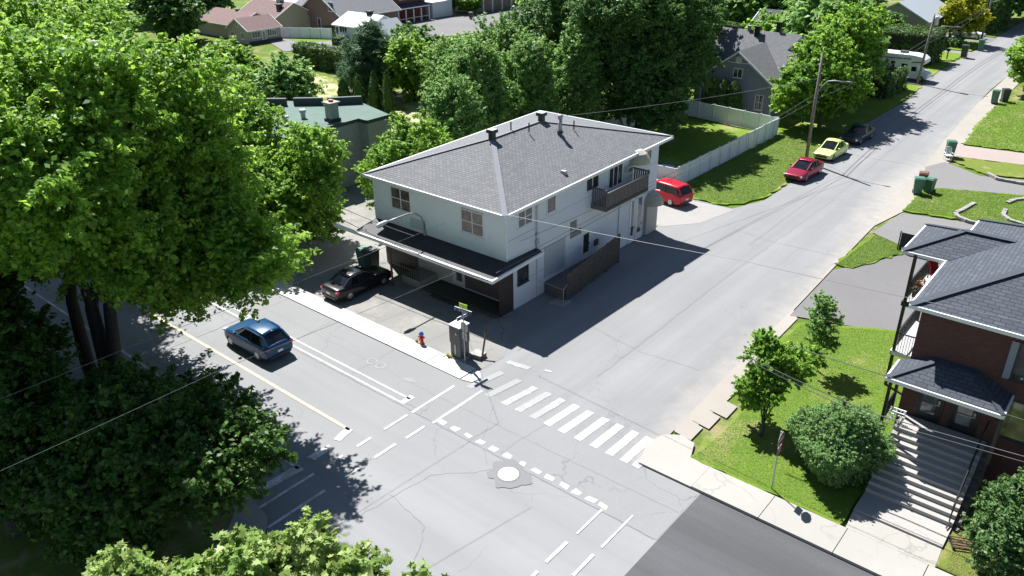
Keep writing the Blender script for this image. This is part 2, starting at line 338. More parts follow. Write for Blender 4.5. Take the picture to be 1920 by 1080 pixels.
def text(body, size, mat, parent, M, name='lettering', ext=0.004):
    cu = bpy.data.curves.new(name, 'FONT'); cu.body = body; cu.size = size; cu.align_x = 'CENTER'; cu.align_y = 'CENTER'; cu.extrude = ext
    tmp = bpy.data.objects.new('tmp', cu); C.objects.link(tmp)
    dg = bpy.context.evaluated_depsgraph_get(); me = bpy.data.meshes.new_from_object(tmp.evaluated_get(dg)); bpy.data.objects.remove(tmp)
    me.name = name; me.materials.clear(); me.materials.append(mat); me.transform(M)
    o = bpy.data.objects.new(name, me); C.objects.link(o); o.parent = parent; return o
# ---------------------------------------------------------------- ground, roads, walks
sheet('ground', [(-600, -300), (300, -300), (300, 700), (-600, 700)], -0.06, GROUNDG, 'grass ground running under the whole neighbourhood')
sheet('main_street', [(-170, -20.6), (60, -20.6), (60, -7.7), (-170, -7.7)], 0.0, A_MAIN, 'pale worn asphalt of the wide main street')
sheet('side_street', [(0.0, -7.7), (13.7, -7.7), (13.3, 2.5), (13.1, 10), (12.7, 18), (12.6, 28), (11.9, 36), (11.4, 45), (10.7, 54), (10.2, 62), (9.3, 80), (9.2, 100), (9.0, 170), (1.6, 170), (1.6, 99), (1.4, 88), (2.9, 68), (2.3, 52), (3.4, 40), (3.9, 32), (3.9, 27), (2.7, 23.8), (-6.5, 23.8), (-6.5, 17), (0.0, 17)], 0.004, A_SIDE, 'pale grey asphalt of the side street and the yard beside the corner building')
sheet('main_street_strip', [(-170, -11.2), (16.6, -11.2), (16.6, -7.7), (-170, -7.7)], 0.008, A_STRIP, 'slightly darker repaved strip along the far side of the main street')
sheet('new_asphalt', [(16.55, -20.6), (60, -20.6), (60, -7.72), (16.66, -7.72)], 0.012, A_NEW, 'fresh dark asphalt at the right end of the main street')
sheet('shoulder', [(12.6, -4.3), (14.2, -4.6), (14.5, 1), (13.9, 5), (13.8, 9.6), (13.2, 10.5), (12.9, 18), (12.6, 27), (13.4, 31.5), (15.5, 34), (13.2, 37), (12.9, 44), (13, 49), (12.5, 54), (11.6, 70), (11.2, 90), (9.25, 90), (9.9, 62), (10.9, 50), (11.45, 44), (12.0, 34), (12.6, 26), (12.7, 16), (13.1, 6), (13.2, 1)], 0.002, SAND, 'sandy dusty shoulder along the right edge of the side street')
sheet('corner_lot', [(-13.5, -6.45), (2.9, -6.45), (3.1, -4.6), (1.2, -1.5), (0.0, 0.02), (-13.5, 0.02)], 0.012, A_LOT, 'cracked stained paving in front of the corner building')
sheet('alley', [(-25.6, -6.45), (-13.5, -6.45), (-13.5, 0), (-11.3, 0), (-11.3, 17), (-14, 17), (-14, 14), (-24.6, 13), (-25.6, 8)], 0.010, A_LOT, 'shaded paved alley left of the corner building')
sheet('yard_gravel', [(-6.4, 17.2), (0.3, 17.2), (2.2, 19.5), (3.0, 23.7), (-1.5, 23.3), (-6.4, 25.2)], 0.014, CONCD, 'pale broken concrete yard where the red van is parked')
sheet('driveway', [(13.3, 9.7), (23, 12.5), (23, 24.2), (16.0, 23.2), (13.6, 18.5), (13.0, 17.5)], 0.012, A_DRIVE, 'brownish grey driveway beside the brick house')
sheet('gravel_driveway', [(12.9, 25.6), (15.8, 24.2), (23, 25), (26, 30), (20, 31), (18.2, 32.0), (13.4, 31.0)], 0.016, GRAVEL, 'grey gravel driveway beyond the dark screen')
sheet('gravel_lane', [(12.9, 38.3), (16.5, 39.8), (21, 41.3), (34, 43), (34, 46.5), (19.2, 45.3), (16.0, 44.2), (12.6, 46.6), (11.6, 44)], 0.016, GRAVEL, 'grey gravel driveway between the two lawns')
sheet('pink_driveway', [(12.4, 48.9), (34, 52.5), (34, 56), (12.3, 53.1)], 0.016, PINK, 'pinkish paved driveway crossing the verge')
sheet('far_lot', [(-99, 50), (-84, 44), (-79, 50), (-84, 58), (-97, 58)], 0.012, GRAVEL, 'grey parking court beside the small grey house')
sheet('far_street', [(-100, 68), (-76, 60), (-60, 110), (-82, 120), (-90, 92)], 0.012, A_DRIVE, 'grey street in front of the red brick house far away')
sheet('motorhome_driveway', [(-12, 77.6), (2.0, 78.2), (2.0, 84), (-12, 84)], 0.012, A_DRIVE, 'grey driveway under the motorhome')
sheet('far_driveway', [(-9, 115.5), (1.8, 115.5), (1.8, 121), (-9, 121)], 0.012, A_DRIVE, 'grey driveway under the white car')
sheet('far_driveway', [(-7, 103.0), (1.8, 103.2), (1.8, 105.5), (-7, 105)], 0.012, A_LOT, 'narrow pale driveway past the gold tree')
def walk(name, pts, z0, z1, mat, label):
    b = MB(); b.prism(pts, z0, z1); o = b.build(name, mat); tag(o, label, None, None, 'structure'); return o
# left pavement in slabs with joints
x = -70.0; i = 0
random.seed(4)
tag(MB().box(-70, 2.7, -7.64, -6.42, -.03, .02).build('pavement_joint_bed', plain('joint_dirt', (.10, .095, .085), .9)), 'dark dirt in the joints of the bright pavement', None, None, 'structure')
sl_ = MB()
while x < 2.7:
    x1 = min(x+3.05, 2.75)
    sl_.box(x, x1-0.05, -7.66, -6.4, -0.02, 0.05); x = x1
tag(sl_.build('pavement', CONCB), 'bright concrete pavement in front of the corner building', None, None, 'structure')
tag(MB().prism([(2.78, -7.66), (3.4, -7.5), (3.55, -6.9), (3.1, -6.5), (2.78, -6.5)], -0.02, 0.045).build('pavement_ramp', CONCB), 'broken end slab of the pavement at the side street', None, None, 'structure')
b = MB(); x = 16.2
b.prism([(13.6, -7.65), (16.17, -7.65), (16.17, -5.95), (15.2, -5.9), (14.85, -4.9), (14.1, -4.7), (13.4, -5.2), (13.15, -6.2)], -0.02, 0.09)
while x < 60: b.box(x, x+2.97, -7.65, -6.0, -0.02, 0.13); x += 3.0
tag(b.build('pavement', CONC), 'pale concrete pavement in front of the brick house', None, None, 'structure')
b = MB()
for (u, w0) in ((13.75, -4.6), (14.0, -3.3), (14.25, -2.0)): b.prism([(u-.12, w0), (u+0.82, w0-.12), (u+0.8, w0+1.1), (u-.02, w0+1.22)], -.02, .025)
tag(b.build('side_pavement', SAND), 'old overgrown yellowish paving slabs along the lawn edge', None, None, 'structure')
def lawn(pts, mat, label, z=0.07): return walk('lawn', pts, -0.05, z, mat, label)
def rag(pts, step=0.5, amp=0.12, seed=1):
    amp *= 1.6
    rnd = random.Random(seed); out = []
    for i, p in enumerate(pts):
        q = pts[(i+1) % len(pts)]; L = math.hypot(q[0]-p[0], q[1]-p[1]); n = max(1, int(L/step))
        for k in range(n):
            t = k/n; out.append((p[0]+(q[0]-p[0])*t+rnd.uniform(-amp, amp), p[1]+(q[1]-p[1])*t+rnd.uniform(-amp, amp)))
    return out
lawn(rag([(15.25, -5.93), (21.95, -5.93), (21.9, -1), (21.65, 0.6), (21.6, 11.3), (18.7, 11.6), (14.1, 9.1), (14.1, 3), (15.3, 1), (15.4, -3.4), (15.1, -4.6)], amp=0.06), GRASS, 'green lawn between the side street and the brick house', 0.10)
lawn(rag([(25.4, -5.9), (60, -5.9), (60, 0.6), (25.4, 0.6)], amp=0.03, step=3), GRASS2, 'dry patchy lawn to the right of the front steps', 0.10)
lawn(rag([(12.85, 18.4), (13.95, 18.5), (15.9, 23.3), (15.7, 24.2), (14.0, 25.0), (13.2, 25.3), (12.8, 22)], amp=0.1), GRASS, 'small green verge in front of the dark screen')
lawn(rag([(13.4, 31.4), (18.1, 32.4), (26, 31.4), (26, 42.1), (20, 41.0), (13.1, 38.2)], amp=0.12), GRASS, 'green lawn with curved stone borders behind the brick house')
lawn(rag([(12.9, 47.4), (16.3, 44.8), (19.2, 45.8), (34, 47), (34, 52.2), (12.9, 48.7)], amp=0.12), GRASS2, 'patchy lawn strip beside the pinkish driveway')
lawn(rag([(12.4, 53.5), (34, 56.5), (34, 80), (11.5, 75.5), (11.8, 62)], amp=0.12), GRASS, 'wide green lawn on the right of the side street')
lawn(rag([(-3.0, 25.6), (-1.7, 23.9), (1.5, 23.9), (3.0, 25.3), (3.7, 28), (3.7, 32), (3.2, 40), (2.1, 52), (2.7, 67), (2.2, 77), (-12, 77), (-12, 52), (-5, 50), (-3.0, 46)], amp=0.12), GRASS, 'green lawn between the white fence and the side street')
lawn(rag([(-16.2, 25.7), (-3.3, 25.7), (-3.3, 45.6), (-16.2, 45.6)], amp=0.03, step=5), GRASS, 'fenced back garden lawn')
lawn(rag([(-12, 84.3), (1.6, 84.3), (1.1, 94), (-4, 93), (-12, 93)], amp=0.1), GRASS, 'short lawn beyond the motorhome driveway')
lawn(rag([(-8, 95.5), (1.0, 96.5), (1.2, 102.8), (-8, 102.6)], amp=0.1), GRASS, 'lawn with a mailbox post by the far hedge')
lawn(rag([(-8, 105.8), (1.2, 105.8), (1.2, 115.2), (-8, 115.2)], amp=0.1), GRASS, 'lawn strip around the gold leaved tree')
lawn(rag([(1.4, 121.3), (1.2, 128), (-6, 129), (-6, 121.3)], amp=0.1), GRASS, 'lawn past the white car')
lawn(rag([(-78, 15), (-34, 14), (-34, 34), (-62, 35.8), (-72, 36.5)], amp=0.1, step=4), FIELDG, 'open back field with straw coloured dry patches')
lawn(rag([(-96.5, 52.3), (-89, 50.5), (-84, 57), (-95, 57)], amp=0.1), GRASS, 'small lawn by the white garden wall far away', 0.03)
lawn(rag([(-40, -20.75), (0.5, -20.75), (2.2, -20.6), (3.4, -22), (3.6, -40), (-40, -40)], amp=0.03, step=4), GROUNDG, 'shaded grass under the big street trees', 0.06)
b = MB(); b.prism([(0.8, -20.55), (2.4, -19.95), (3.6, -20.15), (4.3, -20.7), (4.6, -22.5), (4.6, -26), (3.65, -26), (3.4, -22), (2.3, -20.75), (0.8, -20.7)], -.02, .1)
tag(b.build('kerb_corner', CONC), 'rounded concrete kerb corner under the trees', None, None, 'structure')
tag(MB().box(4.7, 14, -60, -20.65, -.03, 0.0).build('near_side_street', A_MAIN), 'asphalt of the side street on the near side of the crossing', None, None, 'structure')
# paint
Z = 0.018
def mark(name, label, quads, mat, z=Z):
    b = MB()
    for q in quads:
        ar = sum(q[i][0]*q[(i+1) % len(q)][1]-q[(i+1) % len(q)][0]*q[i][1] for i in range(len(q)))
        q = q if ar > 0 else q[::-1]
        b.poly([(x, y, z) for x, y in q])
    o = b.build(name, mat); tag(o, label, None, None, 'structure'); return o
def rc(u0, u1, w0, w1): return [(u0, w0), (u1, w0), (u1, w1), (u0, w1)]
mark('centre_line', 'faded yellow centre line of the main street', [rc(-70, 1.62, -14.23, -14.07)], YELLOW_LINE)
mark('stop_bar', 'short white bar at the end of the yellow line', [[(1.3, -14.05), (1.75, -14.05), (1.95, -15.0), (1.6, -15.1)], [(1.75, -15.5), (2.1, -15.5), (2.15, -16.6), (1.7, -16.7)], [(1.8, -17.3), (2.3, -17.3), (2.1, -20.3), (1.7, -20.3)]], WHITE_LINE)
mark('bicycle_lane_lines', 'two white bicycle lane lines ending in a bar', [rc(-70, 2.1, -11.10, -10.98), rc(-70, 2.0, -10.62, -10.5), rc(1.75, 2.1, -10.98, -10.3)], FADED_LINE)
mark('edge_line', 'white edge line of the main street under the tree shade', [rc(-60, 2.05, -17.5, -17.36)], WHITE_LINE)
mark('crossing_line', 'thin dashed white crossing lines over the main street', [rc(2.84, 2.98, -11.3, -8.3), rc(2.81, 2.95, -13.1, -11.6), rc(2.8, 2.95, -14.75, -13.9), rc(2.8, 2.95, -16.35, -15.6), rc(2.8, 2.95, -20.5, -17.2),
      rc(4.25, 4.40, -11.3, -7.7), rc(4.12, 4.26, -12.9, -11.7), rc(4.05, 4.2, -14.8, -13.5), rc(4.05, 4.2, -16.2, -15.7), rc(4.05, 4.2, -20.5, -17.6)], WHITE_LINE, Z+.002)
mark('crossing_line', 'thin dashed white crossing lines at the right side of the junction', [rc(13.93, 14.03, -12.9, -11.1), rc(13.87, 14.02, -14.85, -13.5), rc(13.9, 14.05, -17, -15.4), rc(15.1, 15.2, -12.9, -10.6), rc(15.05, 15.2, -14.75, -13.4), rc(15.05, 15.2, -18, -15.3)], FADED_LINE, Z+.002)
random.seed(7)
for i, u in enumerate((4.65, 5.5, 6.28, 7.12, 7.9, 8.72, 9.58, 10.36, 11.1, 11.9, 12.6, 13.3, 13.9)):
    j = lambda: random.uniform(-.05, .05)
    s_ = 0.2 if i != 6 else 0.12
    o = mark('lane_dot', 'small white painted square, %s along the row across the side street mouth' % ['first', 'second', 'third', 'fourth', 'fifth', 'sixth', 'seventh (half worn off by the manhole)', 'eighth', 'ninth', 'tenth', 'eleventh', 'twelfth', 'last'][i],
         [[(u-s_-.02+j(), -11.05+j()), (u+s_+j(), -11.05+j()), (u+s_+j(), -10.78+j()), (u-s_+j(), -10.78+j())]], WHITE_LINE)
# zebra
zb = [(3.7, 'f'), (4.9, 'f'), (6.0, 'w'), (6.85, 'w'), (7.75, 'w'), (8.6, 'n'), (9.45, 'n'), (10.35, 'n'), (11.2, 'n'), (12.05, 'n'), (12.8, 'n'), (13.4, 'w')]
for i, (u, k) in enumerate(zb):
    mt = {'f': FAINT_LINE, 'w': WORN_LINE, 'n': WHITE_LINE}[k]; dx = (12-u)*0.03
    mark('zebra_stripe', '%s zebra stripe, number %d from the corner lot' % ({'f': 'nearly worn away', 'w': 'worn', 'n': 'bold white'}[k], i+1), [[(u-dx-.05, -7.95), (u+.35-dx, -7.95), (u+.41+dx*.4, -5.75), (u+dx*.4, -5.75)]], mt, Z)
mark('stop_bar', 'short white bar at the corner end of the crosswalk', [[(3.5, -4.95), (4.9, -4.75), (4.9, -4.4), (3.55, -4.6)], [(5.6, -4.3), (6.0, -4.2), (6.0, -4.05), (5.6, -4.1)]], WORN_LINE)
# bicycle symbol
b = MB()
for (cu, cw) in ((-1.9, -9.35),):
    for a0, rr in (((cu-.35), .3), ((cu+.35), .3)):
        for k in range(14):
            t0, t1 = 2*math.pi*k/14, 2*math.pi*(k+1)/14
            b.poly([(a0+rr*math.cos(t0), cw+rr*math.sin(t0), Z), (a0+rr*math.cos(t1), cw+rr*math.sin(t1), Z), (a0+(rr-.07)*math.cos(t1), cw+(rr-.07)*math.sin(t1), Z), (a0+(rr-.07)*math.cos(t0), cw+(rr-.07)*math.sin(t0), Z)][::-1])
for k in (0, .28): b.poly([(0.35+k, -9.6, Z), (0.8+k, -9.3, Z), (0.8+k, -9.15, Z), (0.35+k, -9.45, Z)])
tag(b.build('bicycle_symbol', FAINT_LINE), 'faint worn bicycle symbol painted beside the lane lines', None, None, 'structure')
# seams and sealed cracks
def crack(pts, wd, z, seed=0, amp=0.05, mat=A_SEAL, label='sealed crack line in the road'):
    rnd = random.Random(seed); P = []
    for i in range(len(pts)-1):
        (x0, y0), (x1, y1) = pts[i], pts[i+1]; n = max(2, int(math.hypot(x1-x0, y1-y0)/.35))
        for k in range(n): P.append((x0+(x1-x0)*k/n+rnd.uniform(-amp, amp), y0+(y1-y0)*k/n+rnd.uniform(-amp, amp)))
    P.append(pts[-1]); b = MB()
    for i in range(len(P)-1):
        (x0, y0), (x1, y1) = P[i], P[i+1]; d = math.hypot(x1-x0, y1-y0) or 1; nx, ny = -(y1-y0)/d*wd/2, (x1-x0)/d*wd/2
        q = [(x0-nx, y0-ny, z), (x1-nx, y1-ny, z), (x1+nx, y1+ny, z), (x0+nx, y0+ny, z)]; b.poly(q)
    o = b.build('sealed_crack', mat); tag(o, label, None, None, 'structure'); return o
crack([(-40, -11.2), (16.5, -11.2)], 0.05, .014, 1, .02, label='long straight seam between old and repaved asphalt')
crack([(-40, -9.4), (-10, -9.35), (3, -9.5), (16.5, -9.3)], 0.035, .014, 2, .03, label='thin long crack along the repaved strip')
crack([(6.9, 18), (6.7, 30), (6.6, 45), (5.8, 70), (5.4, 110)], 0.05, .014, 3, .05, label='sealed joint down the middle of the side street')
crack([(8.2, -3), (8.0, 12), (8.2, 30), (7.5, 50), (6.9, 75)], 0.018, .014, 4, .05, label='thin crack right of the side street middle')
crack([(5.0, 1.2), (8.5, 0.6), (12.0, .9)], 0.015, .014, 5, .05, label='thin crack across the side street by the shadow tip')
crack([(4.6, 20), (8, 19.5), (12.3, 19.8)], 0.025, .014, 6, .05, label='thin crack across the side street by the driveway')
crack([(4, 44), (7, 43.6), (11, 43.8)], 0.035, .014, 7, .05, label='thin crack across the side street near the parked cars')
crack([(9.0, -11.9), (7.0, -14.0), (6.4, -18), (5.5, -20)], 0.014, .014, 8, .07, label='wandering crack left of the manhole')
crack([(6.5, -16), (9, -16.4), (10.2, -18.2)], 0.014, .014, 9, .07, label='wandering crack below the manhole')
crack([(5.3, -7.8), (7.2, -11), (8.4, -11.9)], 0.025, .0145, 10, .04, label='crack from the crosswalk to the manhole')
crack([(8.6, -7.8), (8.3, -11.0)], 0.02, .0145, 11, .04, label='short crack across the strip by the manhole')
crack([(-2.2, -7.7), (-2.1, -11.1)], 0.025, .0145, 12, .03, label='short crack across the strip by the hydrant')
crack([(-7.5, -7.7), (-7.4, -11.1)], 0.025, .0145, 13, .03, label='short crack across the strip by the blue car')
crack([(-12, -7.7), (-12.3, -20)], 0.03, .0145, 14, .04, label='crack across the whole main street at the left')
crack([(-1.5, -6.4), (-1.0, -3.2), (-2.4, -0.6)], 0.05, .02, 15, .04, label='open joint across the corner lot')
crack([(-5.3, -6.4), (-4.8, -2.9)], 0.05, .02, 16, .04, label='open joint in the corner lot by the black car')
# manhole
mh = empty('manhole_cover', (9.55, -11.85, 0.0), 0, 'round bright metal manhole cover in a dark asphalt patch', 'manhole')
rnd = random.Random(3); pts = [((1.0+.13*math.sin(3*t+1)+.08*math.sin(7*t)+rnd.uniform(-.03, .03))*math.cos(t), (0.85+.12*math.sin(4*t)+.07*math.sin(9*t+2)+rnd.uniform(-.03, .03))*math.sin(t)) for t in [2*math.pi*k/60 for k in range(60)]]
b = MB(); b.poly([(x, y, .021) for x, y in pts]); b.build('patch', A_PATCH, mh)
b = MB(); b.tube([(0, 0, 0), (0, 0, .034)], [.46, .46], 32); b.build('cover', plain('pale_cast_iron', (0.52, 0.52, 0.50), 0.6, .1, 8), mh)
b = MB()
for k in range(32):
    t0, t1 = 2*math.pi*k/32, 2*math.pi*(k+1)/32
    b.poly([(r*math.cos(t), r*math.sin(t), .028) for r, t in ((.47, t0), (.54, t0), (.54, t1), (.47, t1))])
b.build('rim', DARKM, mh)
# ---------------------------------------------------------------- facade helper
class Fac:
    """wall plane: origin P, tangent T (horizontal), outward normal N"""
    def __init__(s, P, T, N, shear=0.0): s.P = Vector(P); s.T = Vector(T); s.N = Vector(N); s.sh = shear
    def pt(s, t, z, n=0): v = s.P+s.T*t+s.N*n; return Vector((v.x, v.y, v.z+z+s.sh*t))
    def box(s, b, t0, t1, z0, z1, n0, n1):
        vs = [s.pt(t, z, n) for z in (z0, z1) for n in (n0, n1) for t in (t0, t1)]
        f = [(0, 2, 3, 1), (4, 5, 7, 6), (0, 1, 5, 4), (2, 6, 7, 3), (0, 4, 6, 2), (1, 3, 7, 5)]
        if s.T.cross(s.N).z < 0: f = [q[::-1] for q in f]
        b.add(vs, f); return b
    def frame(s, b, t0, t1, z0, z1, fw=.07, n0=-.02, n1=.05):
        s.box(b, t0-fw, t1+fw, z0-fw, z0, n0, n1); s.box(b, t0-fw, t1+fw, z1, z1+fw, n0, n1)
        s.box(b, t0-fw, t0, z0, z1, n0, n1); s.box(b, t1, t1+fw, z0, z1, n0, n1); return b
    def window(s, par, t0, t1, z0, z1, vm=1, hm=0, fw=.07, frame=None, pane=None, name='window', sill=True, door=False):
        fr = frame or TRIM; b = MB(); s.frame(b, t0, t1, z0, z1, fw)
        for i in range(vm):
            c = t0+(t1-t0)*(i+1)/(vm+1); s.box(b, c-fw*.45, c+fw*.45, z0, z1, -.02, .04)
        for i in range(hm):
            c = z0+(z1-z0)*(i+1)/(hm+1); s.box(b, t0, t1, c-fw*.35, c+fw*.35, -.018, .036)
        o = b.build(name, fr, par)
        b = MB(); s.box(b, t0+.002, t1-.002, z0+.002, z1-.002, -.02, .012); b.build('pane', pane or GLASS, o)
        if sill: b = MB(); s.box(b, t0-fw-.04, t1+fw+.04, z0-fw-.05, z0-fw-.002, 0, .09); b.build('sill', fr, o)
        return o
    def door(s, par, t0, t1, z0, z1, leaf=TRIM, pane=GLASSL, frame=TRIM, lites=1, name='door'):
        b = MB(); s.frame(b, t0, t1, z0, z1, .07); s.box(b, t0+.002, t1-.002, z0, z1-.002, -.02, .02); o = b.build(name, leaf, par)
        b = MB()
        for i in range(lites):
            a = z0+.45+(z1-z0-.6)*i/lites; s.box(b, t0+.14, t1-.14, a, a+(z1-z0-.6)/lites-.05, .018, .028)
        b.build('pane', pane, o)
        b = MB(); s.box(b, t1-.13, t1-.08, z0+.95, z0+1.12, .02, .07); b.build('handle', GREYM, o)
        return o
# ---------------------------------------------------------------- corner building
H = empty('corner_building', (0, 0, 0), 0, 'two storey pale blue grey building with hipped shingle roof on the street corner', 'building')
SH = 0.02
def up(z, w): return z+SH*w
b = MB(); x0, x1, y0, y1 = -11.35, 0.0, -0.6, 16.3
vs = [(x, y, 3.25) for y in (y0, y1) for x in (x0, x1)]+[(x, y, up(6.55, y)) for y in (y0, y1) for x in (x0, x1)]
b.cm = 0; b.add([vs[i] for i in (0, 1, 5, 4)], [(0, 1, 2, 3)]); b.cm = 1
b.add([vs[i] for i in (1, 3, 7, 5)], [(0, 1, 2, 3)]); b.add([vs[i] for i in (3, 2, 6, 7)], [(0, 1, 2, 3)]); b.add([vs[i] for i in (2, 0, 4, 6)], [(0, 1, 2, 3)]); b.add([vs[i] for i in (0, 1, 3, 2)], [(3, 2, 1, 0)])
b.build('upper_wall', [SIDE_W, STUCCO], H)
b = MB(); b.cm = 0; b.box(-11.35, 0.0, 0.0, 16.3, -.1, 3.25); b.build('lower_wall', STUCCO, H)
F = Fac((0, -.6, 0), (0, 1, 0), (1, 0, 0), SH)          # side wall, t = w + .6
FL = Fac((0, 0, 0), (0, 1, 0), (1, 0, 0), 0)
FF = Fac((-11.35, -.6, 0), (1, 0, 0), (0, -1, 0), 0)    # front upper
FG = Fac((-11.35, 0, 0), (1, 0, 0), (0, -1, 0), 0)      # front lower
b = MB(); F.box(b, 0.0, .1, 3.25, 6.5, 0, .03); FF.box(b, 11.25, 11.36, 3.25, 6.45, 0.0, .03); b.build('corner_trim', TRIM, H); b = MB(); FF.box(b, 0, .1, 3.25, 6.45, 0, .03); b.build('corner_trim', TRIM, H)
b = MB()
for t in (2.7,): F.box(b, t-.012, t+.012, 3.3, 6.4, 0, .012)
F.box(b, .1, 16.8, 3.24, 3.27, 0, .015)
for t in (5.2, 11.4): FL.box(b, t-.012, t+.012, .1, 3.2, 0, .012)
FL.box(b, 0.1, 5.2, 1.62, 1.65, 0, .012); F.box(b, .1, 2.7, 4.62, 4.65, 0, .012); F.box(b, 2.8, 16.8, 4.9, 4.92, 0, .006)
b.build('panel_seams', plain('seam_grey', (.32, .33, .36), .7), H)
WB = GLASSB
FF.window(H, 1.75, 3.45, 4.62, 5.98, 1, 1, pane=WB); FF.window(H, 7.92, 9.6, 4.56, 5.92, 1, 1, pane=WB)
F.window(H, 1.1, 2.35, 5.2, 6.15, 1, 1); F.window(H, 3.85, 4.65, 5.2, 6.2, 0, 0); F.window(H, 7.95, 9.3, 5.32, 6.15, 1, 0); F.window(H, 14.75, 15.8, 5.5, 6.2, 1, 0)
F.window(H, 10.55, 12.1, 4.75, 6.2, 2, 0, sill=False, name='balcony_door')
FL.door(H, 7.05, 7.95, .75, 2.75, TRIM, GLASS)
FL.window(H, .45, 1.35, 1.55, 2.75, 0, 0, frame=TRIMD)
b = MB(); FL.box(b, 3.0, 5.1, 1.0, 3.05, .0, .03); b.build('blocked_garage_door', siding('faint_blue_boards', (.42, .45, .48), .35, .25, True, .3, .8), H)
b = MB(); FL.box(b, 5.7, 6.9, 2.75, 3.2, 0, .008); FL.box(b, 5.7, 6.4, 3.28, 3.9, 0, .008); b.build('bare_plaster_patch', plain('patchy_plaster', (.22, .21, .21), .9, .35, 4), H)
b = MB(); FL.box(b, 8.45, 8.85, 1.35, 1.75, 0, .12); b.build('wall_box', DARKM, H)
b = MB(); FL.box(b, 6.35, 6.75, 1.75, 2.0, 0, .14); b.build('mailbox', LGREY, H)
FL.door(H, 12.9, 13.5, .05, 3.35, TRIM, GLASS); FL.door(H, 13.75, 14.55, .05, 3.35, TRIM, GLASSL)
b = MB(); b.tube([(.06, 2.25, .1), (.06, 2.25, 6.45)], .05, 8); b.tube([(.06, 11.35, .1), (.06, 11.35, 4.5)], .035, 6); b.build('downpipe', LGREY, H)
b = MB(); FL.box(b, 2.1, 2.35, 3.6, 3.95, 0, .12); b.build('meter_box', GREYM, H); b = MB(); FL.box(b, 2.12, 2.32, 4.2, 4.35, 0, .1); b.build('meter_box', GREYM, H)
# air conditioner
b = MB(); F.box(b, 12.35, 12.95, 5.35, 5.75, 0, .35); ac = b.build('air_conditioner', LGREY, H)
b = MB(); F.box(b, 12.4, 12.9, 5.4, 5.7, .35, .36); b.build('grille', DARKM, ac)
# roof
EZ = lambda w: 6.5+SH*w
e0, e1, e2, e3 = (-11.75, -1.05, EZ(-1)), (.35, -1.05, EZ(-1)), (.35, 17.6, EZ(17.6)), (-11.75, 17.6, EZ(17.6))
r0, r1 = (-5.3, 4.45, 8.72), (-5.3, 9.3, 8.78)
b = MB()
for q in ([e0, e1, r0], [e1, e2, r1, r0], [e2, e3, r1], [e3, e0, r0, r1]): b.poly(q)
b.poly([e0, e3, e2, e1]); rf = b.build('roof', SHINGLE, H)
b = MB()
for a, c in ((e0, e1), (e1, e2), (e2, e3), (e3, e0)): b.bar(Vector(a)-Vector((0, 0, .07)), Vector(c)-Vector((0, 0, .07)), .1, .19)
b.build('gutter', TRIM, rf)
b = MB(); b.bar(Vector(e1)+Vector((0, 0, .02)), Vector(r0)+Vector((0, 0, .03)), .34, .05); b.bar(Vector(e0)+Vector((0, 0, .02)), Vector(r0)+Vector((0, 0, .03)), .2, .04)
b.bar(Vector(r0)+Vector((0, 0, .02)), Vector(r1)+Vector((0, 0, .02)), .2, .05); b.bar(Vector(e2)+Vector((0, 0, .02)), Vector(r1)+Vector((0, 0, .02)), .2, .04); b.build('ridge_cap', RIDGE, rf)
for (u, w0) in ((-5.25, 4.35), (-5.35, 9.55)):
    b = MB(); b.box(u-.17, u+.17, w0-.17, w0+.17, 8.6, 9.12); b.box(u-.27, u+.27, w0-.27, w0+.27, 9.12, 9.32); v = b.build('roof_vent', BLACKM, rf)
    b = MB(); b.box(u-.25, u+.25, w0-.25, w0+.25, 9.322, 9.34); b.build('cap', GREYM, v)
b = MB(); b.tube([(-3.6, 9.33, 8.2), (-3.6, 9.33, 9.25)], .13, 12); b.tube([(-3.6, 9.33, 9.25), (-3.6, 9.33, 9.5)], .17, 12); ch = b.build('flue', GREYM, rf, True)
b = MB(); b.tube([(-3.6, 9.33, 8.25), (-3.6, 9.33, 8.42)], .2, 12); b.build('collar', BLACKM, ch)
for (u, w0, z0) in ((-5.5, 6.5, 8.7), (-4.63, 7.3, 8.6), (-3.5, 10.75, 8.2)):
    b = MB(); b.tube([(u, w0, z0), (u, w0, z0+.62)], .045, 8); b.build('vent_pipe', BLACKM, rf)
b = MB(); b.box(-.85, -.5, 5.7, 5.95, 6.9, 7.16); b.build('small_vent', GREYM, rf)
# awnings
def awning(w0, w1, z, ou, name, par, h=.7):
    b = MB(); n = 10; prof = [(0, h), (ou*.35, h*.97), (ou*.7, h*.75), (ou*.92, h*.4), (ou, 0)]
    cw = (w0+w1)/2; hw = (w1-w0)/2
    P = []
    for i in range(n+1):
        a = math.pi*i/n
        P.append([(max(0.0, .02+x*math.sin(a)) , cw-hw*math.cos(a)*(.25+.75*(x/ou if ou else 0)) if x else cw-hw*.25*math.cos(a), z+hh) for x, hh in prof])
    for i in range(n):
        for k in range(len(prof)-1): b.poly([P[i][k], P[i+1][k], P[i+1][k+1], P[i][k+1]])
    o = b.build(name, AWN, par); md = o.modifiers.new('s', 'SOLIDIFY'); md.thickness = .02; return o
awning(12.4, 14.1, 5.75+.25, 1.0, 'awning', H, .85)
awning(14.7, 16.4, 2.35, 1.0, 'awning', H, .8)
b = MB(); FL.box(b, 14.8, 16.3, .05, 2.3, .0, .25); b.build('entrance_bay', STUCCO2, H)
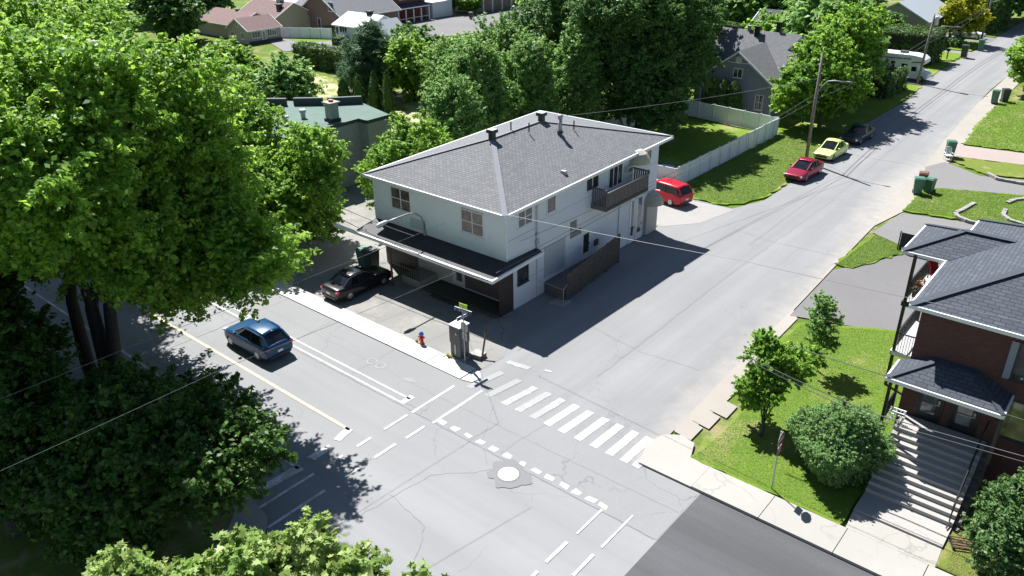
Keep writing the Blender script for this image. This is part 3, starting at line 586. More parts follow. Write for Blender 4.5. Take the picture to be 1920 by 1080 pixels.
# balcony
bal = empty('balcony', (0, 0, 0)); bal.parent = H
b = MB(); b.box(0.02, 1.25, 7.9, 13.0, 4.05+.16, 4.35+.16); b.build('deck', BOARD_GY, bal)
b = MB()
for w0 in np.arange(7.95, 13.0, .17): b.box(1.2, 1.25, w0, w0+.10, 4.3, 5.42)
for u in np.arange(.1, 1.2, .17): b.box(u, u+.1, 7.92, 7.96, 4.3, 5.6); b.box(u, u+.1, 12.94, 12.98, 4.3, 5.6)
b.box(1.17, 1.29, 7.88, 13.02, 5.42, 5.5); b.box(.02, 1.17, 7.88, 7.98, 5.6, 5.68); b.box(.02, 1.17, 12.92, 13.02, 5.6, 5.68); b.box(1.17, 1.29, 12.9, 13.02, 5.5, 5.72)
b.build('railing', BOARD_GY, bal)
# ramp enclosure beside the side door
rp = empty('access_ramp', (0, 0, 0)); rp.parent = H
b = MB(); b.prism([(.03, 3.0), (1.75, 2.7), (1.15, 9.7), (.03, 9.7)], 0.02, .75); b.build('ramp_deck', BOARD_GY, rp)
b = MB(); n = 60
for i in range(n):
    t = i/n; u = 1.85-.65*t; w0 = 2.9+6.8*t; z1 = 1.75+.25*t; b.box(u-.02, u+.02, w0, w0+.085, .1, z1)
b.bar((1.87, 2.9, 1.8), (1.22, 9.7, 2.05), .07, .09); b.bar((1.87, 2.9, .5), (1.22, 9.7, .7), .05, .08)
for t in (0, .25, .5, .75, 1): b.box(1.80-.65*t, 1.9-.65*t, 2.85+6.8*t, 2.95+6.8*t, 0, 1.85+.25*t)
b.build('board_screen', plain('grey_brown_boards', (.075, .065, .058), .85, .4, 5), rp)
b = MB(); b.prism([(1.2, 1.9), (2.2, 2.1), (2.15, 3.0), (1.2, 3.0)], .0, .12); b.build('ramp_foot', CONCD, rp)
b = MB(); b.tube([(.05, 2.3, 1.15), (2.0, 2.35, 1.05)], .018, 6); b.tube([(2.0, 2.35, 0), (2.0, 2.35, 1.1)], .025, 6); b.tube([(2.0, 2.35, 1.05), (1.87, 2.9, 1.2)], .018, 6); b.build('handrail', GREYM, rp)
# front porch: roof, screen, posts, deck, doors
pr = empty('front_porch', (0, 0, 0)); pr.parent = H
b = MB()
b.slab([(-11.3, -2.55, 3.1), (.62, -2.55, 3.1), (.3, -.62, 3.42), (-11.3, -.62, 3.42)], .12)
b.slab([(.62, -2.55, 3.1), (.45, 2.3, 3.14), (.0, 2.3, 3.35), (.02, -.62, 3.42), (.3, -.62, 3.42)], .12)
b.build('porch_roof', TAR, pr)
b = MB(); b.bar((-13.3, -2.62, 3.08), (.66, -2.62, 3.08), .14, .2); b.bar((.66, -2.68, 3.08), (.5, 2.3, 3.12), .12, .2); b.build('fascia', TRIM, pr)
b = MB(); b.bar((-11.4, -2.35, 2.9), (.5, -2.35, 2.9), .12, .2); b.build('beam', RUST, pr)
b = MB(); b.tube([(-8.25, -2.3, 0), (-8.25, -2.3, 2.95)], .07, 8); b.build('porch_post', RUST, pr)
b = MB(); b.box(-.06, .02, -1.25, -.02, 0, 2.9) ; b.build('board_screen', BOARD_BR, pr)
b = MB(); FG.box(b, 7.4, 11.25, .3, 3.1, 0, .03); b.build('brown_panel', WALL_BR, pr); b = MB(); FG.box(b, 0.1, 3.2, .1, 3.1, 0, .03); b.build('brown_panel', WALL_BR, pr)
b = MB(); FG.box(b, 3.2, 6.3, .3, 3.1, 0, .02); b.build('pale_panel', STUCCO2, pr)
FG.door(pr, 6.5, 7.3, .15, 2.25, LGREY, GLASSL)
b = MB(); b.box(-6.2, -.1, -1.55, -.04, 0.02, .22); b.box(-5.2, -3.2, -1.95, -1.55, .02, .12); b.build('deck', plain('dark_porch_deck', (.06, .055, .05), .8, .3, 4), pr)  # one dark tone over the whole deck
b = MB(); b.box(-8.1, -6.4, -1.6, -.04, .02, .55); b.build('stair_block', CONCD, pr)
b = MB()
for k in range(9): b.box(-8.1+k*.2, -8.07+k*.2, -1.62, -1.59, .55, 1.35)
b.box(-8.12, -6.4, -1.63, -1.58, 1.35, 1.4); b.build('railing', BLACKM, pr)
b = MB(); FF.box(b, 3.35, 4.75, 3.62, 4.3, 0, .04); b.build('blank_sign_panel', plain('pale_sign_panel', (.46, .53, .57), .6, .06), pr)
# wall-mounted street lamp
SLm = empty('street_lamp', (-6.67, -.68, 3.45), 0, 'curved silver lamp arm rising over the porch roof of the corner building', 'street lamp')
arm = [(0, 0, 0), (0, -.02, .7), (0, -.2, 1.25), (0, -.65, 1.62), (0, -1.3, 1.78), (0, -2.1, 1.8), (0, -3.1, 1.8)]
MB().tube(arm, .05, 8).build('arm', GREYM, SLm, True)
b = MB(); b.tube([(0, -2.95, 1.82), (0, -3.15, 1.82), (0, -3.6, 1.8), (0, -3.85, 1.77)], [.07, .12, .13, .05], 10); hd = b.build('lamp_head', LGREY, SLm, True)
b = MB(); b.box(-.1, .1, -3.75, -3.2, 1.66, 1.70); b.build('lens', GLASSL, hd)
b = MB(); b.box(-.1, .1, -.06, .1, -.2, .35); b.build('bracket', GREYM, SLm)
# ---------------------------------------------------------------- brick house on the right
B = empty('brick_house', (0, 0, 0), 0, 'dark red brick house with slate grey hipped roof and wide front steps', 'house')
b = MB(); b.box(21.75, 34, .6, 11.6, 0, 7.15); b.build('wall', BRICK, B)
K = .40; EZB = 7.35
def hipz(d): return EZB+K*d
b = MB(); p0, p1, p2, p3 = (21.35, .1, EZB), (34.5, .1, EZB), (34.5, 12.1, EZB), (21.35, 12.1, EZB); q0, q1 = (27.35, 6.1, hipz(6)), (28.5, 6.1, hipz(6))
for q in ([p0, p1, q1, q0], [p1, p2, q1], [p2, p3, q0, q1], [p3, p0, q0], [p0, p3, p2, p1]): b.poly(q)
rb = b.build('roof', SHINGLE2, B)
# projecting roof over the side balcony: u 19.45..; w 5.6..9.6
PZ = 7.4
s0, s1 = (19.45, 5.5, PZ), (19.45, 9.6, PZ); t0 = (21.5, 7.55, PZ+.41*2.05); t1 = (21.35+(PZ+.41*2.05-EZB)/K+.05, 7.55, PZ+.41*2.05)
a0, a1 = (21.42, 5.5, PZ), (21.42, 9.6, PZ)
b = MB(); b.poly([s0, a0, t1, t0]); b.poly([s1, s0, t0]); b.poly([a1, s1, t0, t1]); b.poly([s0, s1, a1, a0]); pb = b.build('balcony_roof', SHINGLE2, B)
for a, c in ((p0, p1), (p0, (21.35, 5.45, EZB)), ((21.35, 9.65, EZB), p3)): b = MB(); b.bar(Vector(a)-Vector((0, 0, .07)), Vector(c)-Vector((0, 0, .07)), .1, .16); b.build('gutter', TRIM, rb)
b = MB()
for a, c in ((s0, s1), (s0, a0), (s1, a1)): b.bar(Vector(a)-Vector((0, 0, .07)), Vector(c)-Vector((0, 0, .07)), .1, .15)
b.build('gutter', TRIM, pb)
upz = Vector((0, 0, .03))
b = MB(); b.bar(Vector(p0)+upz, Vector(q0)+upz, .34, .04); b.bar(Vector(q0)+upz, Vector(p3)+upz, .3, .04); b.build('ridge_cap', RIDGE2, rb)
b = MB(); b.bar(Vector(s0)+upz, Vector(t0)+upz, .3, .04); b.bar(Vector(t0)+upz, Vector(t1)+upz, .32, .04); b.bar(Vector(s1)+upz, Vector(t0)+upz, .28, .04); b.build('ridge_cap', RIDGE2, pb)
BF = Fac((21.75, .6, 0), (1, 0, 0), (0, -1, 0))
for t in (.72, 2.1):
    b = MB(); BF.frame(b, t, t+.9, 2.05, 4.05, .08); BF.box(b, t+.002, t+.898, 2.05, 4.048, -.02, .02); d = b.build('door', BLACKM, B)
    for k in range(3):
        b = MB(); BF.box(b, t+.14, t+.70, 2.35+k*.56, 2.86+k*.56, .018, .03); b.build('pane', GLASSL, d)
    b = MB(); BF.box(b, t+.76, t+.84, 2.95, 3.12, .02, .07); BF.box(b, t+.66, t+.84, 2.88, 2.92, .06, .09); b.build('handle', GREYM, d)
b = MB(); BF.box(b, 1.78, 1.94, 3.5, 3.75, 0, .08); b.build('wall_lamp', LGREY, B)
BF.window(B, 3.9, 5.6, 2.5, 4.2, 0, 0, frame=TRIMD, pane=glass('painted_leaf_reflection_glass', (.14, .16, .07), .08))  # leafy reflection painted as a green tint in the pane colour
BF.window(B, 3.75, 5.4, 5.2, 6.75, 1, 0, frame=TRIMD)
b = MB(); BF.box(b, 3.4, 3.66, 5.1, 6.8, 0, .05); b.build('shutter', SIDE_GY, B)
# porch roof
PE = 4.45
c0, c1, c2, c3 = (21.35, -1.2, PE), (25.72, -1.2, PE), (25.72, .6, PE), (21.35, .6, PE); d0, d1 = (22.75, .2, PE+.62), (24.3, .2, PE+.62); d0b, d1b = (22.75, .62, PE+.66), (24.3, .62, PE+.66)
b = MB(); b.poly([c0, c1, d1, d0]); b.poly([c1, c2, d1b, d1]); b.poly([c3, c0, d0, d0b]); b.poly([d0, d1, d1b, d0b]); b.poly([c0, c3, c2, c1]); pf = b.build('porch_roof', SHINGLE2, B)
b = MB()
for a, c in ((c0, c1), (c0, c3), (c1, c2)): b.bar(Vector(a)-Vector((0, 0, .07)), Vector(c)-Vector((0, 0, .07)), .1, .16)
b.build('gutter', TRIM, pf)
b = MB(); b.bar(Vector(c0)+upz, Vector(d0)+upz, .24, .03); b.build('ridge_cap', RIDGE2, pf); b = MB(); b.bar(Vector(c1)+upz, Vector(d1)+upz, .2, .03); b.build('ridge_cap', RIDGE2, pf)
b = MB(); b.box(21.45, 21.57, -1.0, -.88, 2.0, PE-.05); b.build('porch_post', BLACKM, B); b = MB(); b.box(21.45, 21.57, .4, .55, 2.0, PE-.05); b.build('porch_post', BLACKM, B)
b = MB(); b.bar((21.5, -.95, 2.95), (21.5, .5, 2.95), .05)
for k in range(12): b.box(21.49, 21.51, -.85+k*.11, -.83+k*.11, 2.05, 2.93)
b.build('railing', BLACKM, B)
b = MB(); b.box(25.62, 25.75, -1.1, -.95, 2.0, PE-.05); b.build('porch_post', BLACKM, B)
# steps
st = empty('front_steps', (0, 0, 0)); st.parent = B
b = MB(); b.box(22.0, 25.35, -4.8, -3.45, -.05, .2)
for i in range(10):
    b.box(22.0+.0, 25.35-.05*0, -3.45+i*.30, -3.45+(i+1)*.30+(.0 if i < 9 else .95), -.05, .2+.18*(i+1))
b.build('tread', CONC2, st)
b = MB(); b.prism([(22.0, -4.83), (25.35, -4.83), (25.4, -5.97), (22.1, -5.97)], -.02, .11); b.build('walkway_slab', CONC, st)
b = MB(); hp = [(25.2, -3.4, 1.2), (25.2, -.5, 2.95), (25.2, .5, 2.98)]; b.tube(hp, .03, 6); b.tube([(25.2, -3.4, .3), (25.2, -3.4, 1.2)], .03, 6); b.tube([(25.2, -3.4, .62), (25.2, -.5, 2.4)], .02, 6)
for k in range(1, 4): b.tube([(25.2, -3.4+k*.95, .3+k*.55), (25.2, -3.4+k*.95, 1.2+k*.58)], .02, 6)
b.tube([(25.2, -3.4, .35), (25.2, -3.75, .28)], .03, 6); b.build('handrail', BLACKM, st)
b = MB(); b.box(25.37, 25.6, -3.5, .55, 0, .15)
for i in range(9): b.box(25.36, 25.6, -3.2+i*.4, .58, .15+.2*i, .35+.2*i)
b.build('side_wall', plain('old_block_wall', (.12, .11, .11), .9, .3, 4), st)
# side balconies
for zz, nm in ((2.1, 'lower'), (4.85, 'upper')):
    sb = empty('side_balcony', (0, 0, 0)); sb.parent = B; sb['label'] = '%s side balcony with black bar railing' % nm
    b = MB(); b.box(20.0, 21.74, 5.45, 9.6, zz-.12, zz); b.build('deck', plain('pale_balcony_floor', (.45, .45, .46), .6, .1), sb)
    b = MB(); b.box(19.97, 21.74, 5.4, 5.45, zz-.2, zz+.03); b.box(19.93, 19.99, 5.4, 9.62, zz-.2, zz+.03); b.build('edge_board', TRIM if nm == 'lower' else BLACKM, sb)
    b = MB()
    for u in np.arange(20.1, 21.7, .12): b.box(u, u+.02, 5.5, 5.52, zz, zz+1)
    for w0 in np.arange(5.5, 9.6, .12): b.box(20.04, 20.06, w0, w0+.02, zz, zz+1)
    b.box(20.02, 21.74, 5.48, 5.54, zz+1, zz+1.05); b.box(20.02, 20.08, 5.48, 9.6, zz+1, zz+1.05); b.build('railing', BLACKM, sb)
for w0 in (5.5, 9.5): b = MB(); b.box(20.0, 20.14, w0-.07, w0+.07, 0, PZ-.06); b.build('balcony_post', BLACKM, B)
b = MB(); b.bar((20.05, 6.0, 7.2), (20.05, 9.3, 6.1), .04); b.build('brace', GREYM, B)
# things on the upper balcony
fb = empty('flower_box', (20.3, 6.7, 4.87), 0, 'red geraniums in a dark box on the upper side balcony', 'planter')
MB().box(-.16, .16, -.45, .45, 0, .28).build('box', BLACKM, fb)
b = MB(); rnd = random.Random(2)
for k in range(90):
    x, y, z = rnd.gauss(0, .14), rnd.gauss(0, .3), .3+rnd.random()*.5; r = .06
    d = Vector((rnd.gauss(0, 1), rnd.gauss(0, 1), rnd.gauss(0, 1)+.5)).normalized(); u_ = d.orthogonal().normalized(); v_ = d.cross(u_)
    b.cm = 1 if rnd.random() < .45 else 0
    b.poly([Vector((x, y, z))+u_*r, Vector((x, y, z))+v_*r, Vector((x, y, z))-u_*r, Vector((x, y, z))-v_*r])
b.build('blossoms', [LEAF_B, plain('red_petals', (.7, .03, .07), .7)], fb)
lp = empty('patio_chair', (20.75, 8.6, 4.87), 1.2, 'red cushioned chair at the far end of the upper side balcony', 'chair')
b = MB(); b.box(-.3, .3, -.3, .3, .38, .5); b.slab([(-.3, .26, .45), (.3, .26, .45), (.3, .5, 1.15), (-.3, .5, 1.15)], .1); b.build('cushion', RED_CL, lp, False, .02)
b = MB()
for x, y in ((-.28, -.28), (.28, -.28), (-.28, .28), (.28, .28)): b.tube([(x, y, 0), (x, y, .62 if y < 0 else .45)], .018, 6)
b.bar((-.28, -.3, .62), (-.28, .3, .62), .04); b.bar((.28, -.3, .62), (.28, .3, .62), .04); b.build('leg_frame', BLACKM, lp)
ps = empty('planter_stand', (21.95, -.35, 2.0), 0, 'white scrolled metal plant stand on the top landing', 'plant stand')
b = MB()
for k in range(5):
    pts = [(-.25+k*.12+.06*math.sin(t*2+k), -.05+.05*math.cos(t*3), t*.12) for t in range(6)]; b.tube(pts, .02, 5)
b.bar((-.32, 0, .62), (.32, 0, .62), .05); b.bar((-.32, 0, .3), (.32, 0, .3), .04); b.bar((-.3, -.25, .6), (.3, -.25, .6), .04); b.bar((-.3, 0, .6), (-.3, -.28, .0), .03); b.bar((.3, 0, .6), (.3, -.28, .0), .03)
b.build('scrollwork', TRIM, ps)
# dark screen by the driveway
sc = empty('privacy_screen', (15.3, 23.3, 0), 0, 'dark mesh privacy screen on posts between the driveways', 'screen')
MB().box(0, .07, -.03, .04, 0, 1.5).build('post', BLACKM, sc); MB().box(1.9, 1.97, -.03, .04, 0, 1.5).build('post', BLACKM, sc)
MB().box(.1, 1.88, -.01, .01, .12, 1.42).build('mesh_panel', plain('dark_mesh_cloth', (.03, .03, .033), .9), sc)
# wooden slatted frame lying on the dry lawn right of the steps
sf = empty('wood_rack', (25.95, -4.1, .12), .45, 'dark wooden slatted rack leaning on the dry lawn by the steps', 'rack')
b = MB()
for k in range(5): b.box(-.45, .45, -.3+k*.14, -.25+k*.14, .1, .14)
b.build('slats', WOODN, sf); b = MB(); b.box(-.48, -.42, -.35, .35, 0, .12); b.build('frame', BLACKM, sf); b = MB(); b.box(.42, .48, -.35, .35, 0, .12); b.build('frame', BLACKM, sf)
# ---------------------------------------------------------------- background houses
def gable(par, u0, u1, w0, w1, h, rh, axis, wall, roof, oh=.35, z0=0, gablewall=None, fascia=TRIM):
    """box with a gable roof, ridge along axis 'u' or 'w'"""
    b = MB(); b.box(u0, u1, w0, w1, z0-.3, h)
    if axis == 'u':
        m = (w0+w1)/2; b.prism_ = None
        b.add([(u0, w0, h), (u0, w1, h), (u0, m, h+rh), (u1, w0, h), (u1, w1, h), (u1, m, h+rh)], [(0, 2, 1), (3, 4, 5)])
        s = rh/(m-w0)
        A, D = [(u0-oh, w0-oh, h-s*oh+.05), (u1+oh, w0-oh, h-s*oh+.05), (u1+oh, m, h+rh+.05), (u0-oh, m, h+rh+.05)], [(u0-oh, w1+oh, h-s*oh+.05), (u1+oh, w1+oh, h-s*oh+.05), (u1+oh, m, h+rh+.05), (u0-oh, m, h+rh+.05)]
    else:
        m = (u0+u1)/2
        b.add([(u0, w0, h), (u1, w0, h), (m, w0, h+rh), (u0, w1, h), (u1, w1, h), (m, w1, h+rh)], [(0, 1, 2), (4, 3, 5)])
        s = rh/(m-u0)
        A, D = [(u0-oh, w0-oh, h-s*oh+.05), (u0-oh, w1+oh, h-s*oh+.05), (m, w1+oh, h+rh+.05), (m, w0-oh, h+rh+.05)], [(u1+oh, w0-oh, h-s*oh+.05), (u1+oh, w1+oh, h-s*oh+.05), (m, w1+oh, h+rh+.05), (m, w0-oh, h+rh+.05)]
    b.build('wall', wall, par)
    b = MB(); b.slab(A, .14); b.slab(D, .14); r = b.build('roof', roof, par)
    b = MB()
    for q in (A, D):
        for i, j in ((0, 1), (0, 3), (1, 2)): b.bar(Vector(q[i])-Vector((0, 0, .08)), Vector(q[j])-Vector((0, 0, .08)), .07, .17)
    b.build('fascia', fascia, r); return r
def vent(par, u, w0, z, s=.25, h=.5, mat=BLACKM, name='roof_vent'):
    b = MB(); b.box(u-s, u+s, w0-s, w0+s, z-.5, z+h); b.box(u-s*1.4, u+s*1.4, w0-s*1.4, w0+s*1.4, z+h, z+h+.12); return b.build(name, mat, par)
# slate grey gabled house behind the fence
g = empty('grey_house', (0, 0, 0), 0, 'slate grey house with a steep front gable and round vent behind the white fence', 'house')
gable(g, -14.3, -5.9, 50.2, 57, 3.9, 3.05, 'w', SIDE_GY, SHINGLE, .4)
r = gable(g, -17.0, -3.5, 54.0, 62, 4.9, 3.0, 'u', SIDE_GY, SHINGLE, .45)
r2 = gable(g, -8.5, -3.0, 56.5, 66, 5.2, 2.9, 'w', SIDE_GY, SHINGLE, .4)
GFc = Fac((-14.3, 50.2, 0), (1, 0, 0), (0, -1, 0))
GFc.window(g, .6, 1.5, 1.1, 2.5, 1, 1); GFc.window(g, 6.6, 7.4, 1.1, 2.6, 1, 1); GFc.window(g, 3.75, 4.7, 4.2, 5.1, 1, 0)
Fac((-17.0, 54.0, 0), (1, 0, 0), (0, -1, 0)).window(g, .8, 1.7, 1.2, 2.6, 1, 1)
b = MB(); b.tube([(-10.1, 50.14, 6.05), (-10.1, 50.2, 6.05)], .38, 20); b.build('round_vent', LGREY, g)
b = MB(); b.box(-14.35, -14.2, 50.1, 50.2, 0, 3.8); b.box(-6.0, -5.85, 50.1, 50.2, 0, 3.8); b.build('corner_board', TRIM, g)
vent(g, -11.6, 57.5, 7.9); vent(g, -12.8, 58, 7.8, .16, .5, GREYM, 'pipe'); vent(g, -9.5, 58.4, 8.2, .22, .7, BLACKM)
b = MB(); b.box(-18.6, -17.9, 53.2, 53.9, 0, 4.6); b.box(-18.9, -17.7, 53.1, 54, 4.6, 4.72); b.build('side_chimney', SIDE_GY, g)
# dark roofed house behind it
g = empty('dark_house', (0, 0, 0), 0, 'dark brown house with wide slate roofs behind the grey house', 'house')
gable(g, -24, -9, 82, 93, 3.4, 2.8, 'u', BRICK, SHINGLE2, .5); gable(g, -18.5, -11, 76, 84, 3.2, 2.5, 'w', BRICK, SHINGLE2, .5)
vent(g, -20, 86.5, 5.9)
g = empty('shed', (0, 0, 0), 0, 'dark garden shed with a white square hatch beside the dark house', 'shed')
gable(g, -22.5, -19.0, 72.5, 76, 2.6, .9, 'u', BRICK, TAR, .3); b = MB(); b.box(-19.9, -18.2, 71.6, 73.0, 3.3, 3.5); b.build('white_cover', TRIM, g)
# pale house at the top right
g = empty('tan_house', (0, 0, 0), 0, 'pale cream gabled house behind the hedge near the end of the side street', 'house')
gable(g, -14, -5.2, 104, 118, 4.2, 2.3, 'w', SIDE_TN, ROOF_LT, .5)
Fac((-14, 104, 0), (1, 0, 0), (0, -1, 0)).window(g, 3.5, 5.0, 1.2, 2.6, 1, 0)
# green roofed flat building
g = empty('flat_building', (0, 0, 0), 0, 'pale block commercial building with a flat green roof and square chimney', 'building')
b = MB(); b.prism([(-36, 2.5), (-25.6, 2.5), (-25.6, 10.3), (-24.5, 10.3), (-24.5, 12.9), (-29.4, 14.2), (-36, 10.5)], -.1, 5.3); b.build('wall', BRICK_W, g)
b = MB(); b.prism([(-36, 2.5), (-25.6, 2.5), (-25.6, 10.3), (-24.5, 10.3), (-24.5, 12.9), (-29.4, 14.2), (-36, 10.5)], 5.3, 5.5); rr = b.build('roof', ROOF_GN, g)
b = MB(); gt = plain('dark_green_edge', (.035, .07, .06), .6)
for a, c in (((-25.6, 2.5), (-25.6, 10.3)), ((-25.6, 10.3), (-24.5, 10.3)), ((-24.5, 10.3), (-24.5, 12.9))): b.bar((a[0], a[1], 5.42), (c[0], c[1], 5.42), .12, .3)
b.build('edge_flashing', gt, rr)
b = MB()
for a, c in (((-29.6, 14.1), (-31.6, 11.8)), ((-32.0, 11.6), (-34.0, 9.9)), ((-34.4, 9.4), (-36, 8.2))): b.bar((a[0], a[1], 5.8), (c[0], c[1], 5.8), .35, .75)
b.build('parapet', plain('dark_parapet', (.035, .055, .06), .7), rr)
b = MB(); b.box(-27.3, -26.5, 8.2, 9.0, 5.4, 7.0); chm = b.build('chimney', BRICK_W, rr); b = MB(); b.box(-27.45, -26.35, 8.05, 9.15, 7.0, 7.12); b.build('cap', CONC, chm); b = MB(); b.tube([(-26.9, 8.6, 7.1), (-26.9, 8.6, 7.3)], .2, 10); b.build('clay_pot', plain('clay', (.35, .12, .08)), chm); b = MB(); b.box(-27.4, -26.4, 8.1, 9.1, 5.5, 5.75); b.build('flashing', TAR, chm)
for (u, w0) in ((-29.6, 7.6), (-29.0, 5.4)):
    b = MB(); b.tube([(u, w0, 5.4), (u, w0, 6.0)], .2, 10); b.tube([(u, w0, 6.0), (u, w0, 6.25)], .28, 10); b.build('roof_vent', GREYM, rr)
# small grey house, top left
g = empty('small_grey_house', (0, 0, 0), 0, 'small grey tan bungalow with brown red gable roof beyond the back field', 'house')
gable(g, -99.8, -93.8, 44.3, 50.6, 2.3, 1.6, 'w', SIDE_GT, ROOF_RD, .3)
gable(g, -112, -99.8, 46, 54, 2.4, 1.6, 'u', SIDE_GT, ROOF_RD, .4); gable(g, -108, -97, 52, 60, 3.2, 2.0, 'u', SIDE_TN, ROOF_RD, .4)
gf = Fac((-93.8, 44.3, 0), (0, 1, 0), (1, 0, 0)); gf.window(g, .7, 2.2, .95, 1.9, 2, 0); gf.window(g, 3.7, 5.4, .95, 1.9, 3, 0); gf.door(g, 2.6, 3.3, .1, 1.95)
gf2 = Fac((-99.8, 44.3, 0), (1, 0, 0), (0, -1, 0)); gf2.window(g, 3.9, 4.6, .8, 1.7); gf2.window(g, 1.0, 1.7, .8, 1.7); gf2.window(g, 2.75, 3.25, 2.75, 3.05, 0)
gf.box(bb := MB(), -.1, 6.4, 0, .45, .0, .25); bb.build('planter_base', TRIMD, g)
vent(g, -100.5, 56, 4.9, .5, 1.1, GREYM, 'chimney'); vent(g, -98.4, 54.2, 4.6, .4, .4); vent(g, -105, 50, 3.8, .25, .3)
# brown brick house
g = empty('brown_brick_house', (0, 0, 0), 0, 'brown brick house with a big grey roof and two front gables', 'house')
gable(g, -99.5, -87.5, 59, 72, 3.3, 3.6, 'w', BRICK_B, ROOF_GY, .5); gable(g, -103, -99.5, 59.5, 66, 3.2, 1.8, 'u', BRICK_B, ROOF_GY, .4)
gf = Fac((-99.5, 59, 0), (1, 0, 0), (0, -1, 0)); gf.window(g, 1.2, 2.7, 1.0, 2.6, 0, 0); gf.window(g, 5.2, 6.0, .9, 2.5, 0, 0); gf.window(g, 8.6, 10.0, 4.0, 5.4, 1, 0)
# white house
g = empty('white_house', (0, 0, 0), 0, 'small white house with a pale flat looking roof and dark gable trim', 'house')
gable(g, -84.5, -76.5, 55.0, 62, 2.9, 1.5, 'u', SIDE_WH, ROOF_LT, .4); gable(g, -77.5, -72.5, 54.3, 60, 2.0, 2.0, 'w', SIDE_WH, ROOF_LT, .4, fascia=TRIMD)
gf = Fac((-84.5, 55, 0), (1, 0, 0), (0, -1, 0)); gf.window(g, 1.2, 3.0, 1.6, 2.6, 2, 0); gf.window(g, .2, .8, 1.2, 2.4, 0)
Fac((-77.5, 54.3, 0), (1, 0, 0), (0, -1, 0)).window(g, 2.3, 3.0, 1.5, 2.7, 0, frame=TRIMD)
vent(g, -79.5, 58.5, 4.3, .4, .5)
# red brick house and pale ones at the top edge
g = empty('red_brick_house', (0, 0, 0), 0, 'red brick house with a white columned front porch far away', 'house')
gable(g, -106, -93.5, 73, 82, 4.8, 3.2, 'u', BRICK_R, ROOF_GY, .4)
gable(g, -98, -91.5, 74, 83, 5.4, 2.6, 'w', BRICK_R, ROOF_GY, .4)
b = MB(); b.slab([(-89, 73.5, 2.6), (-89, 82, 2.6), (-91.6, 82, 3.4), (-91.6, 73.5, 3.4)], .15); b.slab([(-96.5, 71.8, 2.6), (-89, 71.8, 2.6), (-91.4, 73.9, 3.4), (-96.5, 73.9, 3.4)], .15); b.build('porch_roof', SHINGLE2, g)
b = MB()
for w0 in (73.6, 75.5, 77.5, 79.5, 81.6): b.box(-89.3, -89.1, w0, w0+.2, 0, 2.5)
for u in (-96.3, -94, -91.6): b.box(u, u+.2, 72, 72.2, 0, 2.5)
b.box(-89.3, -89.2, 73.6, 81.8, .8, .9); b.box(-96.3, -89.2, 72, 72.1, .5, .9); b.build('porch_columns', TRIM, g)
Fac((-91.5, 74, 0), (0, 1, 0), (1, 0, 0)).window(g, 2.2, 4.2, 4.0, 5.3, 1); 
gf = Fac((-91.5, 83, 0), (0, 1, 0), (1, 0, 0)); b = MB(); b.box(-95, -89.5, 83, 88.5, 0, 3.0); b.build('side_annex', SIDE_WH, g)
g = empty('mint_roof_house', (0, 0, 0), 0, 'pale house with a mint green roof at the upper left edge', 'house')
gable(g, -124, -108, 66, 75, 3, 2.2, 'u', SIDE_WH, plain('mint_roof', (.25, .48, .40), .6), .4)
g = empty('pale_long_house', (0, 0, 0), 0, 'long pale house with a light grey roof between the bungalow and the brick house', 'house')
gable(g, -122, -104, 78, 88, 3.2, 2.4, 'u', SIDE_WH, ROOF_GY, .4)
g = empty('grey_porch_house', (0, 0, 0), 0, 'grey house with white veranda posts at the top edge right of the red brick house', 'house')
gable(g, -98, -88, 94, 108, 5, 2.4, 'w', SIDE_GT, ROOF_GY, .4)
gable(g, -90, -80, 112, 124, 5, 2.4, 'w', SIDE_WH, ROOF_GY, .4)
b = MB()
for w0 in (94.2, 97, 100, 103, 107): b.box(-86.4, -86.2, w0, w0+.2, 0, 2.7)
b.box(-87.9, -86.1, 94, 107.4, 2.7, 2.9); b.build('porch_frame', TRIM, g)
# garden walls and fences
def fence(pts, h, name, label, mat, group=None, post=None, lean=0.0, step=1.9):
    f = empty(name, (pts[0][0], pts[0][1], 0), 0, label, 'fence', group)
    for i in range(len(pts)-1):
        a, c = Vector((*pts[i], 0)), Vector((*pts[i+1], 0)); L = (c-a).length; d = (c-a)/L; n = Vector((-d.y, d.x, 0)); o = a-Vector((pts[0][0], pts[0][1], 0))
        k = max(1, round(L/step)); rnd = random.Random(i+int(L*10))
        for j in range(k):
            p, q = o+d*(L*j/k+.05), o+d*(L*(j+1)/k-.05); hh = h+rnd.uniform(-.04, .04); sh = n*rnd.uniform(-.05, .05)
            b = MB(); t = n*.02
            b.add([p-t, q-t, q+t, p+t, p-t+sh+Vector((0, 0, hh)), q-t+sh+Vector((0, 0, hh)), q+t+sh+Vector((0, 0, hh)), p+t+sh+Vector((0, 0, hh))], [(0, 1, 5, 4), (1, 2, 6, 5), (2, 3, 7, 6), (3, 0, 4, 7), (4, 5, 6, 7)])
            b.bar(p+Vector((0, 0, hh)), q+Vector((0, 0, hh)), .06, .05); b.build('panel', mat, f)
            b = MB(); b.box(-.06, .06, -.06, .06, 0, h+.08, Matrix.Translation(o+d*(L*j/k))); b.build('post', post or TRIM, f)
    return f
fence([(-3.2, 25.6), (-3.1, 45.8)], 1.75, 'white_fence', 'long weathered white panel fence along the side street lawn', FENCE_W)
fence([(-3.3, 25.5), (-7.5, 25.3), (-16.4, 25.3)], 1.6, 'white_fence', 'short white fence across the end of the garden behind the red van', FENCE_W)
fence([(-3.3, 45.9), (-16.4, 47.5)], 1.75, 'white_fence', 'white fence along the far end of the garden by the grey house', FENCE_W)
fence([(-16.5, 25.5), (-16.5, 47.3)], 1.75, 'white_fence', 'shaded white fence under the tall trees with dark props', FENCE_W)
